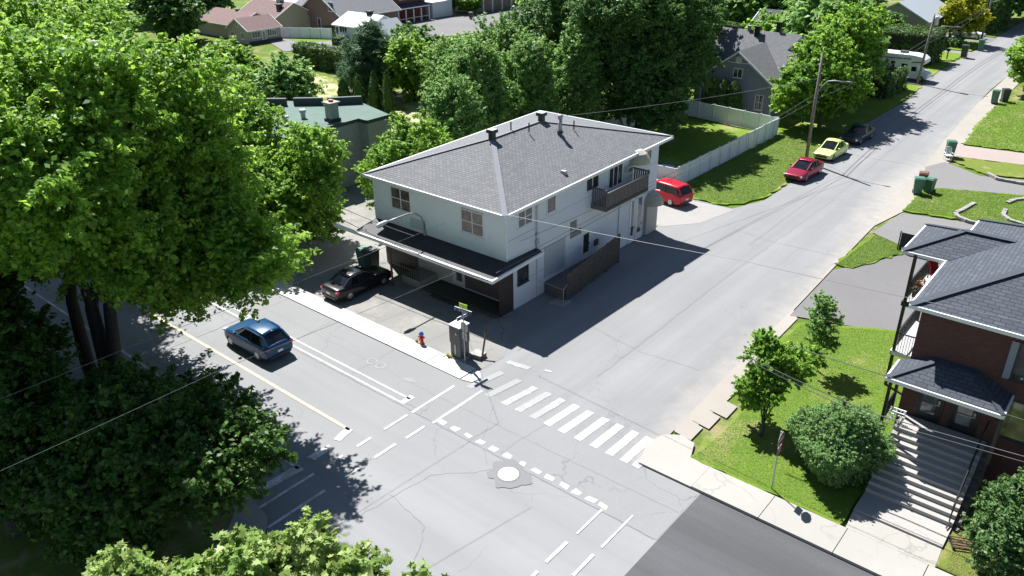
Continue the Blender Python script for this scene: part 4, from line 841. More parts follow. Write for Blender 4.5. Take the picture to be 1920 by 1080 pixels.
for k, w0 in enumerate((33, 37, 41)):
    b = MB(); b.bar((-16.4, w0, 1.5), (-15.7, w0, 0), .12); tag(b.build('fence_prop', DARKM), 'dark prop leaning on the shaded white fence, %s from the corner building' % ('first', 'second', 'third')[k], 'prop', 'props of the shaded fence')
fence([(-95.6, 51.6), (-87.0, 56.2)], 1.7, 'garden_wall_fence', 'pale cream garden fence beside the small grey bungalow', FENCE_W)
# chain link fence in the field
f = empty('chain_link_fence', (-60, 22, 0), 0, 'thin green chain link fence standing in the back field', 'fence')
gp_ = plain('green_fence_wire', (.05, .11, .07), .6)
for k in range(9):
    b = MB(); b.tube([(k*2.4, 1.5*math.sin(k*.1), 0), (k*2.4, 1.5*math.sin(k*.1), 1.3)], .04, 6); b.build('post', gp_, f)
b = MB(); b.tube([(0, 0, 1.28), (19.2, 1.0, 1.28)], .025, 5); b.tube([(0, 0, .65), (19.2, 1.0, .65)], .012, 5); b.build('rail', gp_, f)
# stone borders in the lawn
def border(pts, label):
    b = MB(); rnd = random.Random(int(pts[0][0]*10)); P = []
    for i in range(len(pts)-1):
        a, c = Vector((*pts[i], 0)), Vector((*pts[i+1], 0)); n = max(1, round((c-a).length/.42))
        for k in range(n):
            p, q = a+(c-a)*(k/n), a+(c-a)*((k+.92)/n); b.bar(p+Vector((0, 0, .14)), q+Vector((0, 0, .14)), .3, .2+rnd.uniform(-.03, .03))
    tag(b.build('stone_border', plain('stone_edging', (.25, .24, .225), .9, .2, 3)), label, 'stone border'); 
border([(17.3, 36.3), (16.9, 33.9), (16.7, 33.2)], 'straight grey stone edging in the lawn behind the brick house')
border([(16.7, 33.1), (17.0, 32.4), (17.8, 31.9), (19.2, 31.8), (21, 31.9)], 'curved stone edging at the near end of the lawn')
border([(19.5, 36.2), (19.6, 34.8), (20.2, 34.0), (21.5, 33.6)], 'second curved stone edging at the right end of the lawn')
border([(22, 39.6), (20.2, 39.9), (19.6, 39.0), (19.3, 37.9)], 'pale stone edging by the gravel driveway')
border([(16.4, 45.0), (17.4, 43.9), (19.2, 43.9), (24, 44.6)], 'dark curved retaining edge beside the gravel driveway')
# ---------------------------------------------------------------- cars
def car(name, label, loc, rz, L, W, Ht, body, kind, group=None, plate=True):
    """x forward, origin on the ground at the middle of the car"""
    r = empty(name, (loc[0], loc[1], loc[2] if len(loc) > 2 else 0.02), rz, label, 'van' if kind == 'van' else 'car', group)
    hl, hw = L/2, W/2
    if kind == 'sedan':   ws0, ws1, rr0, rr1, hood, deck, belt = .23, .02, -.22, -.36, .74, .96, .92
    elif kind == 'suv':   ws0, ws1, rr0, rr1, hood, deck, belt = .22, .02, -.36, -.475, .94, 1.06, 1.05
    else:                 ws0, ws1, rr0, rr1, hood, deck, belt = .30, .10, -.41, -.485, .98, 1.05, 1.04
    gc = .17 if kind != 'sedan' else .14
    # body stations: x/L, z bottom, z top, half width factor
    st = [(.5, .36, .58, .72), (.49, .28, .66, .84), (.44, .22, hood-.03, .95), (.34, gc, hood+.02, .99), (ws0, gc, belt-.02, 1.0), (.0, gc, belt, 1.0), (-.2, gc, belt+.01, 1.0), (-.36, gc, (deck+belt)/2, .99), (-.44, .22, deck, .95), (-.485, .30, deck-.05, .88), (-.5, .40, deck-.18, .78)]
    if kind != 'sedan': st[-3:] = [(-.45, .24, deck, .96), (-.485, .30, deck-.02, .92), (-.5, .40, deck-.14, .84)]
    b = MB(); rings = []
    for fx, zb, zt, wf in st:
        x = fx*L; h = hw*wf; zm = zb+(zt-zb)*.5
        h *= 1.035; half = [(0, zb), (h*.82, zb), (h*.96, zb+.03), (h*.995, zb+.14), (h*1.01, zm), (h*.995, zt-.17), (h*.955, zt-.06), (h*.87, zt+.0), (h*.5, zt+.025), (0, zt+.035)]
        ring = [(x, y, z) for y, z in half]+[(x, -y, z) for y, z in half[-2:0:-1]]
        rings.append(ring)
    n = len(rings[0]); b.v = [p for q in rings for p in q]
    for i in range(len(rings)-1):
        for j in range(n): b.f.append((i*n+j, (i+1)*n+j, (i+1)*n+(j+1) % n, i*n+(j+1) % n)); b.mi.append(0)
    b.f.append(tuple(range(n))); b.f.append(tuple((len(rings)-1)*n+j for j in range(n))[::-1]); b.mi += [0, 0]
    bd = b.build('body', body, r, True, sub=2)
    # greenhouse
    rw = .73*hw if kind != 'van' else .78*hw; bw = .925*hw
    xs = [ws0*L, ws1*L, (ws1+rr0)/2*L, rr0*L, rr1*L]; zr = Ht
    def hull(b, bw, rw, zt, inset=0.0, xo=0.0):
        bot = [(xs[0]-xo, belt-.03, bw*.82), ((xs[0]*.45+xs[1]*.55), belt-.02, bw), (xs[2], belt-.02, bw), (xs[3], belt-.02, bw*.98), (xs[4]+xo, belt-.02+(.02), bw*.84)]
        top = [(xs[1]-xo, zt-.05, rw*.93), (xs[1]-.15*abs(xs[1]-xs[3]), zt-.015, rw), (xs[2], zt, rw), (xs[3]+.2, zt-.02, rw*.99), (xs[3]-.04+xo, zt-.09, rw*.9)]
        vs = []; 
        for s in (1, -1):
            for x, z, y in bot: vs.append((x, y*s, z))
            for x, z, y in top: vs.append((x, y*s, z))
        f = []
        for i in range(4): f.append((i, i+1, 6+i, 5+i)[::-1]); f.append((10+i, 11+i, 16+i, 15+i))
        f += [(0, 5, 15, 10)[::-1], (4, 9, 19, 14), ]
        return b.add(vs, f), vs
    b, vs = hull(MB(), bw, rw, zr-.03); b.add([vs[5+i] for i in range(5)]+[vs[15+i] for i in range(5)], [(i, i+1, 6+i, 5+i) for i in range(4)])
    b.build('windows', CARGL, r, False)
    # roof panel and pillars
    b = MB(); _, V = hull(MB(), bw, rw, zr-.03)
    tp = [Vector(V[5+i]) for i in range(5)]; tn = [Vector(V[15+i]) for i in range(5)]; e = Vector((0, 0, .035)); xs_ = []
    nn = 6
    grid = []
    for i in range(5):
        row = []
        for k in range(nn+1):
            t = k/nn; p = tp[i].lerp(tn[i], t); p = p+Vector((0, 0, .02+.055*math.sin(math.pi*t))); row.append(p)
        grid.append(row)
    b.v = [tuple(p) for rw_ in grid for p in rw_]
    for i in range(4):
        for k in range(nn): b.f.append((i*(nn+1)+k, i*(nn+1)+k+1, (i+1)*(nn+1)+k+1, (i+1)*(nn+1)+k)[::-1]); b.mi.append(0)
    ro = b.build('roof', body, r, True); md = ro.modifiers.new('s', 'SOLIDIFY'); md.thickness = .035; md.offset = 0
    for s in (0, 10):
        b = MB(); sg = 1 if s == 0 else -1; off = Vector((0, .008*sg, .005))
        b.bar(Vector(V[s])+off, Vector(V[s+5])+off, .06, .05); b.bar(Vector(V[s+4])+off, Vector(V[s+9])+off, .12, .06)
        for i in range(5, 9): b.bar(Vector(V[s+i])+off, Vector(V[s+i+1])+off, .05, .05)
        m0, m1 = Vector(V[s+3])*.9+Vector(V[s+4])*.1+off, Vector(V[s+8])+off; b.bar(m0, m1, .11 if kind == 'sedan' else .07, .03, (1, 0, 0))
        b.build('side_frame', body, r)
        b = MB(); m0, m1 = Vector(V[s+2])+off, Vector(V[s+7])+off; b.bar(m0, m1, .06, .02, (1, 0, 0)); b.build('door_pillar', BLACKM, r)
    # wheels
    R_ = .32 if kind == 'sedan' else .345
    for wx in (.305, -.29):
        for s in (1, -1):
            b = MB(); y = s*(hw-.085); seg = 24
            b.tube([(wx*L, y-s*.11, R_), (wx*L, y-s*.02, R_), (wx*L, y+s*.095, R_), (wx*L, y+s*.11, R_)], [R_, R_, R_, R_-.03], seg); wh = b.build('wheel', RUBBER, r, False)
            b = MB(); b.tube([(wx*L, y+s*.10, R_), (wx*L, y+s*.118, R_)], [R_*.62, R_*.56], 20)
            for k in range(5):
                a = 2*math.pi*k/5; b.bar((wx*L, y+s*.125, R_), (wx*L+math.cos(a)*R_*.56, y+s*.118, R_+math.sin(a)*R_*.56), .05, .02, (0, 1, 0))
            b.build('rim', CHROME, wh)
            b = MB(); pts = [(wx*L+(R_+.055)*math.cos(math.pi*k/12), max(.17, R_+(R_+.055)*math.sin(math.pi*k/12))) for k in range(13)]
            vs = [(x, s*(hw*1.02), z) for x, z in pts]+[(x, s*(hw*.80), z) for x, z in pts]
            o = [tuple(range(13))]+[(i, i+1, 14+i, 13+i) for i in range(12)]
            b.add(vs, o); b.build('wheel_arch', BLACKM, r)
    # lamps
    for s in (1, -1):
        b = MB(); b.box(.455*L, .492*L, s*hw*.80-.16, s*hw*.80+.1, hood-.24, hood-.11); b.build('headlight', HEADL, r, False, .02)
        b = MB(); b.box(-.497*L, -.455*L, s*hw*.82-.14, s*hw*.82+.08, deck-.26, deck-.12); b.build('taillight', TAILL, r, False, .02)
        b = MB(); b.box(ws0*L-.42, ws0*L-.26, s*hw-.02, s*hw+.17*s, belt+.02, belt+.15) if s > 0 else b.box(ws0*L-.42, ws0*L-.26, -hw-.17, -hw+.02, belt+.02, belt+.15); b.build('mirror', body, r, False, .03)
    b = MB(); b.box(.485*L, .504*L, -hw*.6, hw*.6, .36, .52); b.box(.49*L, .502*L, -hw*.45, hw*.45, .58, .64); b.build('grille', BLACKM, r, False, .01)
    b = MB(); b.box(-.503*L, -.49*L, -.16, .16, .55, .68); b.build('licence_plate', SIGN_W, r)
    b = MB(); b.box(-.505*L, -.47*L, -hw*.75, hw*.75, .28, .42); b.build('bumper', BLACKM, r, False, .02)
    b = MB()
    for s in (1, -1):
        for fx in (ws0-.12, (ws1+rr0)/2, rr0+.10):
            b.box(fx*L-.006, fx*L+.006, s*hw-.012, s*hw+.022, .3, belt-.16) if s > 0 else b.box(fx*L-.006, fx*L+.006, -hw-.022, -hw+.012, .3, belt-.16)
    b.build('door_gap', BLACKM, r)
    b = MB()
    for s in (1, -1):
        for fx in (ws0-.26, (ws1+rr0)/2-.16): b.box(fx*L-.08, fx*L+.08, min(s*hw, s*(hw+.04)), max(s*hw, s*(hw+.04)), belt-.24, belt-.20)
    b.build('door_handle', body, r)
    if kind != 'sedan':
        b = MB(); b.box(rr0*L-.1, rr0*L+.05, -.03, .03, zr, zr+.06); b.build('antenna', BLACKM, r)
    return r
CARGL = glass('car_glass', (.008, .010, .014), .05); CARGL.node_tree.nodes['Principled BSDF'].inputs['Specular IOR Level'].default_value = .45
HEADL = plain('headlight_lens', (.55, .56, .58), .15, .05); TAILL = plain('taillight_lens', (.45, .015, .02), .2, .1)
def cp(name, c, metal=.35): return plain(name, c, .30, .03, 1, metal, .28, .22)
car('blue_suv', 'metallic blue small suv driving on the main street', (-8.35, -12.35), math.pi, 4.3, 1.8, 1.58, cp('blue_car_paint', (.004, .045, .115), .1), 'suv')
car('black_sedan', 'black sedan parked under the trees beside the porch of the corner building', (-9.6, -4.05), math.pi*.5-.02, 4.6, 1.8, 1.42, cp('black_car_paint', (.012, .013, .016), .2), 'sedan')
car('red_sedan', 'dark red sedan parked at the lawn edge by the wooden pole', (4.0, 34.9), -math.pi/2-.05, 4.6, 1.8, 1.42, cp('red_car_paint', (.26, .012, .04)), 'sedan')
car('lime_hatchback', 'pale lime green car parked between the red and the dark sedans', (3.75, 42.0), -math.pi/2-.05, 4.3, 1.75, 1.47, cp('lime_car_paint', (.62, .72, .24), .1), 'sedan')
car('dark_sedan', 'dark grey sedan parked in the shade behind the lime car', (3.9, 48.8), -math.pi/2-.05, 4.7, 1.8, 1.45, cp('dark_grey_car_paint', (.04, .05, .065)), 'sedan')
car('red_minivan', 'bright red minivan parked behind the corner building', (-2.6, 22.3), math.pi-.15, 4.6, 1.8, 1.62, cp('bright_red_car_paint', (.45, .015, .03), .1), 'van')
car('white_suv', 'white suv parked in a driveway far up the side street', (-1.9, 118.2), 0, 4.7, 1.85, 1.6, cp('white_car_paint', (.7, .71, .73), .1), 'suv')
# small boat-like covered trailer behind the van: pale blue cover in the garden
tb = empty('covered_trailer', (-5.6, 27.2, 0), .5, 'small trailer under a pale blue cover in the fenced garden', 'trailer')
b = MB(); b.v = []; rings = []
for x, hh, ww in ((-1.3, .5, .45), (-1.0, .95, .7), (0, 1.1, .78), (.9, 1.0, .7), (1.3, .6, .45)): rings.append([(x, ww*math.cos(t), .35+(hh-.35)*abs(math.sin(t))**.6) for t in [math.pi*k/8 for k in range(9)]])
b.v = [p for q in rings for p in q]
for i in range(4):
    for j in range(8): b.f.append((i*9+j, i*9+j+1, (i+1)*9+j+1, (i+1)*9+j)); b.mi.append(0)
b.f += [tuple(range(9))[::-1], tuple(36+j for j in range(9))]; b.mi += [0, 0]
b.build('cover', plain('pale_blue_tarp', (.35, .50, .62), .5, .06), tb, True)
b = MB(); b.tube([(0, -.75, .3), (0, -.6, .3)], .3, 16); b.tube([(0, .6, .3), (0, .75, .3)], .3, 16); b.build('wheel', RUBBER, tb); b = MB(); b.bar((-1.2, 0, .32), (1.9, 0, .32), .8, .06); b.build('chassis', BLACKM, tb)
# lumber pile
lm = empty('lumber_pile', (-3.9, 24.6, 0), .1, 'low pile of brown boards against the short white fence', 'lumber pile')
b = MB()
for k in range(6): b.box(-1.1+.05*(k % 2), 1.1, -.4+k*.13, -.29+k*.13, 0, .35+.1*(k % 3))
b.build('board', WOODN, lm); b = MB(); b.box(-1, 1.0, -.42, .3, .56, .62); b.build('cover_board', plain('pale_plywood', (.4, .35, .3), .8), lm)
# motorhome
mh_ = empty('motorhome', (-1.6, 80.6, 0.02), 0, 'white motorhome with dark stripes parked in a driveway', 'motorhome')
W_ = plain('motorhome_white', (.66, .68, .69), .4, .05)
b = MB(); prof = [(-4.6, .5), (1.5, .5), (1.5, 1.9), (2.9, 2.1), (3.15, 2.35), (3.1, 2.75), (2.6, 3.1), (1.6, 3.25), (-4.5, 3.25), (-4.6, 3.1)]
for s in (1,):
    n = len(prof); vs = [(x, -1.2, z) for x, z in prof]+[(x, 1.2, z) for x, z in prof]; b.add(vs, [tuple(range(n)), tuple(range(n, 2*n))[::-1]]+[((i+1) % n, i, n+i, n+(i+1) % n) for i in range(n)])
b.build('coach_body', W_, mh_, False, .06)
b = MB(); prof = [(1.45, .4), (3.6, .4), (3.65, .95), (3.45, 1.1), (2.75, 1.2), (2.2, 1.95), (1.45, 1.95)]
n = len(prof); vs = [(x, -1.0, z) for x, z in prof]+[(x, 1.0, z) for x, z in prof]; b.add(vs, [tuple(range(n)), tuple(range(n, 2*n))[::-1]]+[((i+1) % n, i, n+i, n+(i+1) % n) for i in range(n)])
b.build('cab', plain('cab_pale_blue', (.5, .6, .7), .35, .04), mh_, False, .05)
b = MB(); b.add([(2.72, -.9, 1.22), (2.72, .9, 1.22), (2.23, .85, 1.88), (2.23, -.85, 1.88)], [(0, 1, 2, 3)]); b.box(1.6, 2.2, -1.012, -1.0, 1.25, 1.8); b.build('cab_glass', CARGL, mh_)
b = MB(); b.box(-1.0, -.3, -1.23, -1.2, .6, 2.5); d = b.build('door', W_, mh_); b = MB(); b.box(-.9, -.45, -1.25, -1.23, 1.5, 2.3); b.build('pane', CARGL, d)
b = MB(); b.box(-3.6, -2.2, -1.22, -1.2, 1.5, 2.3); b.box(.4, 1.1, -1.22, -1.2, 1.5, 2.1); b.build('window', CARGL, mh_)
b = MB()
for x0, z0, x1, z1 in ((-4.4, 2.6, 1.4, 2.75), (-2.2, 2.2, 1.3, .95), (.2, .9, 1.45, 1.4), (1.55, 2.35, 3.0, 2.5), (-4.4, 1.2, -1.2, .8)): b.bar((x0, -1.215, z0), (x1, -1.215, z1), .02, .12)
b.build('stripe', plain('dark_teal_stripe', (.03, .07, .08), .5), mh_)
b = MB(); b.box(-.3, .6, -.35, .35, 3.25, 3.5); b.build('roof_unit', DARKM, mh_)
for x in (2.85, -2.9):
    for s in (-1, 1):
        b = MB(); b.tube([(x, s*.85, .38), (x, s*1.05, .38)], .38, 16); wh = b.build('wheel', RUBBER, mh_); b = MB(); b.tube([(x, s*1.05, .38), (x, s*1.07, .38)], .2, 12); b.build('rim', CHROME, wh)
# ---------------------------------------------------------------- street furniture
hy = empty('fire_hydrant', (-1.45, -6.35, .02), .3, 'red fire hydrant with blue cap at the pavement edge', 'hydrant'); hy.scale = (.82, .82, .86)
MB().tube([(0, 0, 0), (0, 0, .06), (0, 0, .07), (0, 0, .68)], [.19, .19, .14, .13], 16).build('barrel', HYD_R, hy, True)
MB().tube([(0, 0, .66), (0, 0, .70), (0, 0, .80), (0, 0, .88), (0, 0, .93)], [.17, .18, .16, .09, .04], 16).build('cap', HYD_B, hy, True)
b = MB(); b.tube([(-.24, 0, .5), (.24, 0, .5)], .07, 10); b.tube([(0, -.22, .45), (0, 0, .45)], .085, 10); b.build('nozzle', HYD_R, hy)
ec = empty('utility_cabinet', (1.15, -5.95, 0.0), 0, 'grey metal utility cabinet behind the pole with the street name signs', 'cabinet')
b = MB(); b.box(-.36, .36, -.36, .36, .1, .95); b.build('lower_case', CAB, ec, False, .02)
b = MB(); b.box(-.39, .39, -.39, .39, .95, 2.0); b.build('upper_case', CAB, ec, False, .02)
b = MB(); b.box(-.41, .41, -.41, .41, 2.0, 2.05); b.build('lid', plain('bright_lid', (.6, .61, .61), .5), ec)
b = MB(); b.box(.1, .18, -.43, -.39, 1.55, 1.68); b.build('lock', LGREY, ec); b = MB(); b.box(-.02, .04, -.40, -.36, .3, .9); b.build('hinge_bar', LGREY, ec); b = MB(); b.box(-.5, .5, -.5, .5, -.02, .1); b.build('plinth', CONCD, ec)
bx = empty('concrete_block', (1.95, -5.4, 0.0), .1, 'low pale concrete block on the ground beside the utility cabinet', 'block')
b = MB(); b.prism([(-.35, -.3), (.35, -.25), (.38, .28), (-.3, .3)], 0, .22); b.build('base', plain('block_side', (.16, .15, .15), .9), bx); b = MB(); b.prism([(-.36, -.31), (.36, -.26), (.39, .29), (-.31, .31)], .22, .27); b.build('top', CONC, bx)
bo = empty('bollard', (2.15, -5.0, 0.0), 0, 'thin dark leaning bollard post on the corner lot', 'bollard')
MB().tube([(.2, -.55, 0), (-.1, .2, 1.35)], .055, 8).build('post', RUST, bo); MB().tube([(-.1, .2, 1.35), (-.12, .22, 1.4)], .065, 8).build('cap', BLACKM, bo)
def octagon(r): return [(r*math.cos(R(22.5+45*k)), r*math.sin(R(22.5+45*k))) for k in range(8)]
def stop_sign(loc, rz, label, h, with_names=False, plaque=True):
    """sign face towards local -y"""
    s = empty('stop_sign', loc, rz, label, 'sign'); 
    b = MB(); b.tube([(0, .03, 0), (0, .03, h+.05)], .03, 8); b.build('pole', GREYM, s)
    for (nm, rr, y0, y1, mt) in (('backing', .33, -.012, .0, SIGN_BK), ('border', .33, -.018, -.012, SIGN_W), ('face', .305, -.023, -.018, SIGN_R)):
        o = octagon(rr); b = MB(); vs = [(x, y0, h-.33+z) for x, z in o]+[(x, y1, h-.33+z) for x, z in o]; b.add(vs, [tuple(range(8)), tuple(range(8, 16))[::-1]]+[((i+1) % 8, i, 8+i, 8+(i+1) % 8) for i in range(8)]); p = b.build(nm, mt, s)
    text('ARRÊT', .185, SIGN_W, s, Matrix.Translation((0, -.027, h-.33)) @ Matrix.Rotation(math.pi/2, 4, 'X'))
    if plaque:
        b = MB(); b.box(-.22, .22, -.012, 0, h-1.1, h-.70); b.build('plaque_backing', SIGN_BK, s); b = MB(); b.box(-.215, .215, -.02, -.012, h-1.095, h-.705); b.build('plaque', SIGN_R, s)
        b = MB()
        for k in range(3): b.box(-.15, .15, -.024, -.02, h-.82-k*.1, h-.79-k*.1)
        b.build('plaque_marks', SIGN_W, s)
    return s
stop_sign((18.9, -5.62, .08), R(92), 'red stop sign on the lawn beside the round bush', 2.95)
s = stop_sign((1.86, -6.3, 0), R(170), 'stop sign seen from behind carrying street name signs by the grey cabinet', 2.55)
b = MB(); b.tube([(0, .03, 2.5), (0, .03, 3.5)], .026, 8); b.build('pole_extension', GREYM, s)
def nameplate(z, ang, body, nm, L=.95):
    M_ = Matrix.Rotation(ang, 4, 'Z'); b = MB(); b.box(-L/2, L/2, -.012, .012, z-.1, z+.1, M_); p = b.build(nm, SIGN_BL, s)
    b = MB(); b.box(-L/2-.01, L/2+.01, -.016, .016, z+.1, z+.12, M_); b.box(-L/2-.02, -L/2, -.016, .016, z-.1, z+.12, M_); b.build('edge', SIGN_W, p)
    for f in (0, math.pi): text(body, .15, SIGN_W, s, M_ @ Matrix.Rotation(f, 4, 'Z') @ Matrix.Translation((0, -.017, z)) @ Matrix.Rotation(math.pi/2, 4, 'X'), 'street_name')
nameplate(3.2, R(-165), 'St-Charles', 'name_sign', 1.1); nameplate(2.85, R(-85), 'Dupont', 'name_sign', .9)
b = MB(); b.box(-.26, .26, -.01, .01, 3.36, 3.62, Matrix.Rotation(R(-165), 4, 'Z')); b.build('lime_panel', SIGN_Y, s)
# bins
def bin_(name, label, loc, rz, mat, h=1.05, group=None, sc=1.0):
    r = empty(name, loc, rz, label, 'bin', group); r.scale = (sc,)*3
    b = MB(); t, w_ = .30, .24
    b.add([(-w_, -w_, .06), (w_, -w_, .06), (w_, w_, .06), (-w_, w_, .06), (-t, -t-.04, h-.1), (t, -t-.04, h-.1), (t, t, h-.1), (-t, t, h-.1)], [(3, 2, 1, 0), (4, 5, 6, 7), (0, 1, 5, 4), (1, 2, 6, 5), (2, 3, 7, 6), (3, 0, 4, 7)])
    b.build('tub', mat, r, False, .02)
    b = MB(); b.box(-t-.02, t+.02, -t-.08, t+.02, h-.1, h-.05); b.box(-t+.04, t-.04, -t, t-.08, h-.05, h); b.build('lid', mat, r, False, .02)
    b = MB(); b.tube([(-t, t+.04, h-.12), (t, t+.04, h-.12)], .02, 6); b.build('handle', mat, r)
    for s_ in (-1, 1): b = MB(); b.tube([(s_*.2, w_+.02, .1), (s_*.27, w_+.02, .1)], .1, 12); b.build('wheel', RUBBER, r)
    return r
GB = 'wheeled bins along the side street'
bin_('wheeled_bin', 'large green wheeled bin at the gravel shoulder with a brown bin behind it', (13.05, 36.1, .03), .3, BIN_G, 1.15, GB, 1.25)
bin_('wheeled_bin', 'second green wheeled bin just right of the large green one', (13.7, 37.0, .03), -.2, BIN_G, 1.1, GB, 1.15)
bin_('wheeled_bin', 'brown wheeled bin behind the two green ones', (12.9, 37.9, .03), .2, BIN_B, 1.15, GB, 1.2)
bin_('wheeled_bin', 'green wheeled bin standing behind the white garden chair', (12.45, 48.4, .03), .4, BIN_G, 1.2, GB, 1.3)
bin_('wheeled_bin', 'green bin in front of a darker one at the far corner of the wide lawn', (11.15, 73.0, .03), .1, BIN_G, 1.2, GB, 1.3)
bin_('wheeled_bin', 'dark wheeled bin just behind the far green bin of the wide lawn', (11.9, 74.4, .03), .5, BIN_D, 1.2, GB, 1.3)
bin_('wheeled_bin', 'green wheeled bin at the foot of the farthest wooden pole', (2.2, 107.5, .03), .1, BIN_G, 1.2, GB, 1.35)
bin_('wheeled_bin', 'dark wheeled bin in the shade before the farthest pole', (1.6, 100.2, .03), .1, BIN_D, 1.2, GB, 1.5)
bin_('wheeled_bin', 'brown wheeled bin at the end of the side street past the white car', (5.0, 126, .03), .1, BIN_B, 1.1, GB, 1.5)
bin_('porch_bin', 'black bin with a pale sunlit lid beside the porch of the corner building', (-11.0, -1.6, .02), 0, BIN_D, 1.2, None, 1.35)
b = MB(); b.box(-.42, .42, -.4, .4, 1.22, 1.26, Matrix.Translation((-12.0, -1.5, 0)) @ Matrix.Scale(1, 4)); 
bin_('porch_bin', 'dark green bin left of the black bin under the porch roof', (-11.9, -1.5, .02), 0.2, BIN_G, 1.15, None, 1.25)
bin_('small_bin', 'small black bin standing on the far grey street at the top', (-83, 87, .02), .3, BIN_D, 1.1, None, 1.2)
# white garden chair on the shoulder
gc_ = empty('garden_chair', (12.6, 47.3, .03), .5, 'white garden chair set out on the shoulder before a green bin', 'chair')
b = MB(); b.box(-.3, .3, -.3, .3, .42, .46); b.build('seat', TRIM, gc_)
b = MB()
for k in range(5): b.tube([(-.24+k*.12, .28, .45), (-.24+k*.12, .36, 1.05)], .02, 6)
b.tube([(-.3, .28, .45), (-.28, .37, 1.0), (-.15, .39, 1.12), (.15, .39, 1.12), (.28, .37, 1.0), (.3, .28, .45)], .03, 6); b.build('backrest', TRIM, gc_)
for x, y in ((-.27, -.27), (.27, -.27), (-.27, .27), (.27, .27)): b = MB(); b.tube([(x, y, 0), (x, y, .43)], .025, 6); b.build('leg', TRIM, gc_)
b = MB(); b.tube([(-.3, -.28, .43), (-.32, -.25, .66), (-.3, .3, .68)], .025, 6); b.tube([(.3, -.28, .43), (.32, -.25, .66), (.3, .3, .68)], .025, 6); b.build('armrest', TRIM, gc_)
mp = empty('mailbox_post', (.1, 97.2, .1), 0, 'dark green mailbox post on the lawn by the big hedge', 'mailbox')
MB().box(-.07, .07, -.07, .07, 0, 1.1).build('post', WOODN, mp); MB().box(-.25, .25, -.16, .16, 1.1, 1.45).build('box', BIN_D, mp)
# ---------------------------------------------------------------- utility poles
def pole(loc, h, label, arm=None, transformer=False, lean=0.0):
    p = empty('utility_pole', loc, 0, label, 'pole', 'wooden utility poles along the side street'); L_ = lean
    b = MB(); b.tube([(0, 0, 0), (L_*.5, 0, h*.5), (L_, 0, h)], [.16, .14, .11], 12); b.build('shaft', WOODP, p, True)
    if arm:
        z0, z1, r_ = arm; x0 = L_*z0/h
        b = MB(); b.tube([(x0+.1, 0, z0), (x0+.35, 0, z0+.55), (x0+.8, 0, z1-.1), (x0+1.4, 0, z1+.03), (r_-.5, 0, z1+.02)], .04, 8); b.bar((x0+.1, 0, z0-.2), (x0+.1, 0, z0+.25), .06, .1); a = b.build('lamp_arm', GREYM, p, True)
        b = MB(); b.tube([(r_-.55, 0, z1+.02), (r_-.3, 0, z1+.04), (r_, 0, z1), (r_+.15, 0, z1-.02)], [.05, .1, .11, .05], 8); b.build('lamp_head', DARKM, a, True)
    if transformer:
        b = MB(); b.tube([(L_+.35, 0, h-1.1), (L_+.35, 0, h-.15), (L_+.35, 0, h-.05)], [.26, .26, .2], 16); b.build('transformer', LGREY, p, True)
    for z in (h*.66, h*.60):
        b = MB(); b.tube([(L_*z/h, -.18, z), (L_*z/h, .18, z)], .05, 8); b.build('insulator', GREYM, p)
    b = MB(); b.tube([(L_, 0, h-.02), (L_, 0, h+.22)], .05, 8); b.build('top_insulator', GREYM, p)
    return p
pole((2.61, 39.0, 0), 9.8, 'bare wooden utility pole with a street lamp arm behind the red sedan', (6.4, 7.55, 2.9))
pole((1.31, 78.6, 0), 8.3, 'wooden utility pole with a grey transformer can beside the motorhome', (6.0, 7.15, 3.5), True, .3)
pole((.95, 113.2, 0), 9.5, 'farthest wooden utility pole beside the white car', None, False, .2)
def wire(label, pts, sag=0.3, r=.013, mat=None, group=None):
    P = []; 
    for i in range(len(pts)-1):
        a, c = Vector(pts[i]), Vector(pts[i+1]); n = 16
        for k in range(n if i < len(pts)-2 else n+1):
            t = k/n; q = a.lerp(c, t); q.z -= 4*sag*t*(1-t); P.append(q)
    b = MB(); b.tube(P, r, 5); o = b.build('overhead_wire', mat or WIRE); tag(o, label, 'wire', group); return o
WIRE = plain('grey_wire', (.10, .10, .11), .6); WIRED = plain('dark_wire', (.05, .05, .055), .6); WIREL = plain('light_wire', (.15, .15, .16), .5)
wire('wire from the near wooden pole to the ridge of the corner building', [(2.61, 39.0, 7.6), (-4.9, 10.5, 8.9)], .25, .012, WIREL)
wire('upper wire from the near wooden pole to the front corner of the corner building', [(2.61, 39.0, 6.3), (.75, -2.4, 3.6)], .35, .014, WIRE)
wire('lower wire from the near wooden pole along the balcony side', [(2.61, 39.0, 5.7), (.45, .2, 4.6)], .35, .013, WIRE)
wire('upper wire between the first and second wooden poles', [(2.61, 39.0, 6.4), (1.45, 78.6, 5.6), (1.0, 113.2, 6.2)], .5, .025, WIRED)
wire('lower wire between the first and second wooden poles', [(2.61, 39.0, 5.8), (1.45, 78.6, 5.0), (1.0, 113.2, 5.5)], .5, .025, WIRED)
wire('wire from the near pole across to the fence yard', [(2.61, 39.0, 8.8), (-18, 55, 5)], .5, .013, WIRE)
wire('thin wire crossing the side street to the brick house', [(25.6, -3, 9.35), (15.3, -3, 8.72), (.6, -2.5, 7.3)], .05, .011, WIREL)
wire('single wire passing in front of the brick house porch', [(34, -3, 5.75), (17.8, -3, 5.5)], .02, .018, WIRED)
wire('upper one of the paired cables in front of the brick house steps', [(34, -3, 4.9), (21.5, -3, 3.68), (16.1, -3, 4.25)], .05, .02, WIRED)
wire('lower one of the paired cables in front of the brick house steps', [(34, -3.1, 4.75), (21.5, -3.1, 3.5), (16.1, -3.1, 4.15)], .05, .015, WIRED)
wire('long cable running along the porch edge of the corner building', [(-30, -2.6, 5.2), (-12.6, -2.9, 3.95), (-5.2, -2.9, 3.35), (.5, -2.7, 3.15)], .12, .022, WIRED)
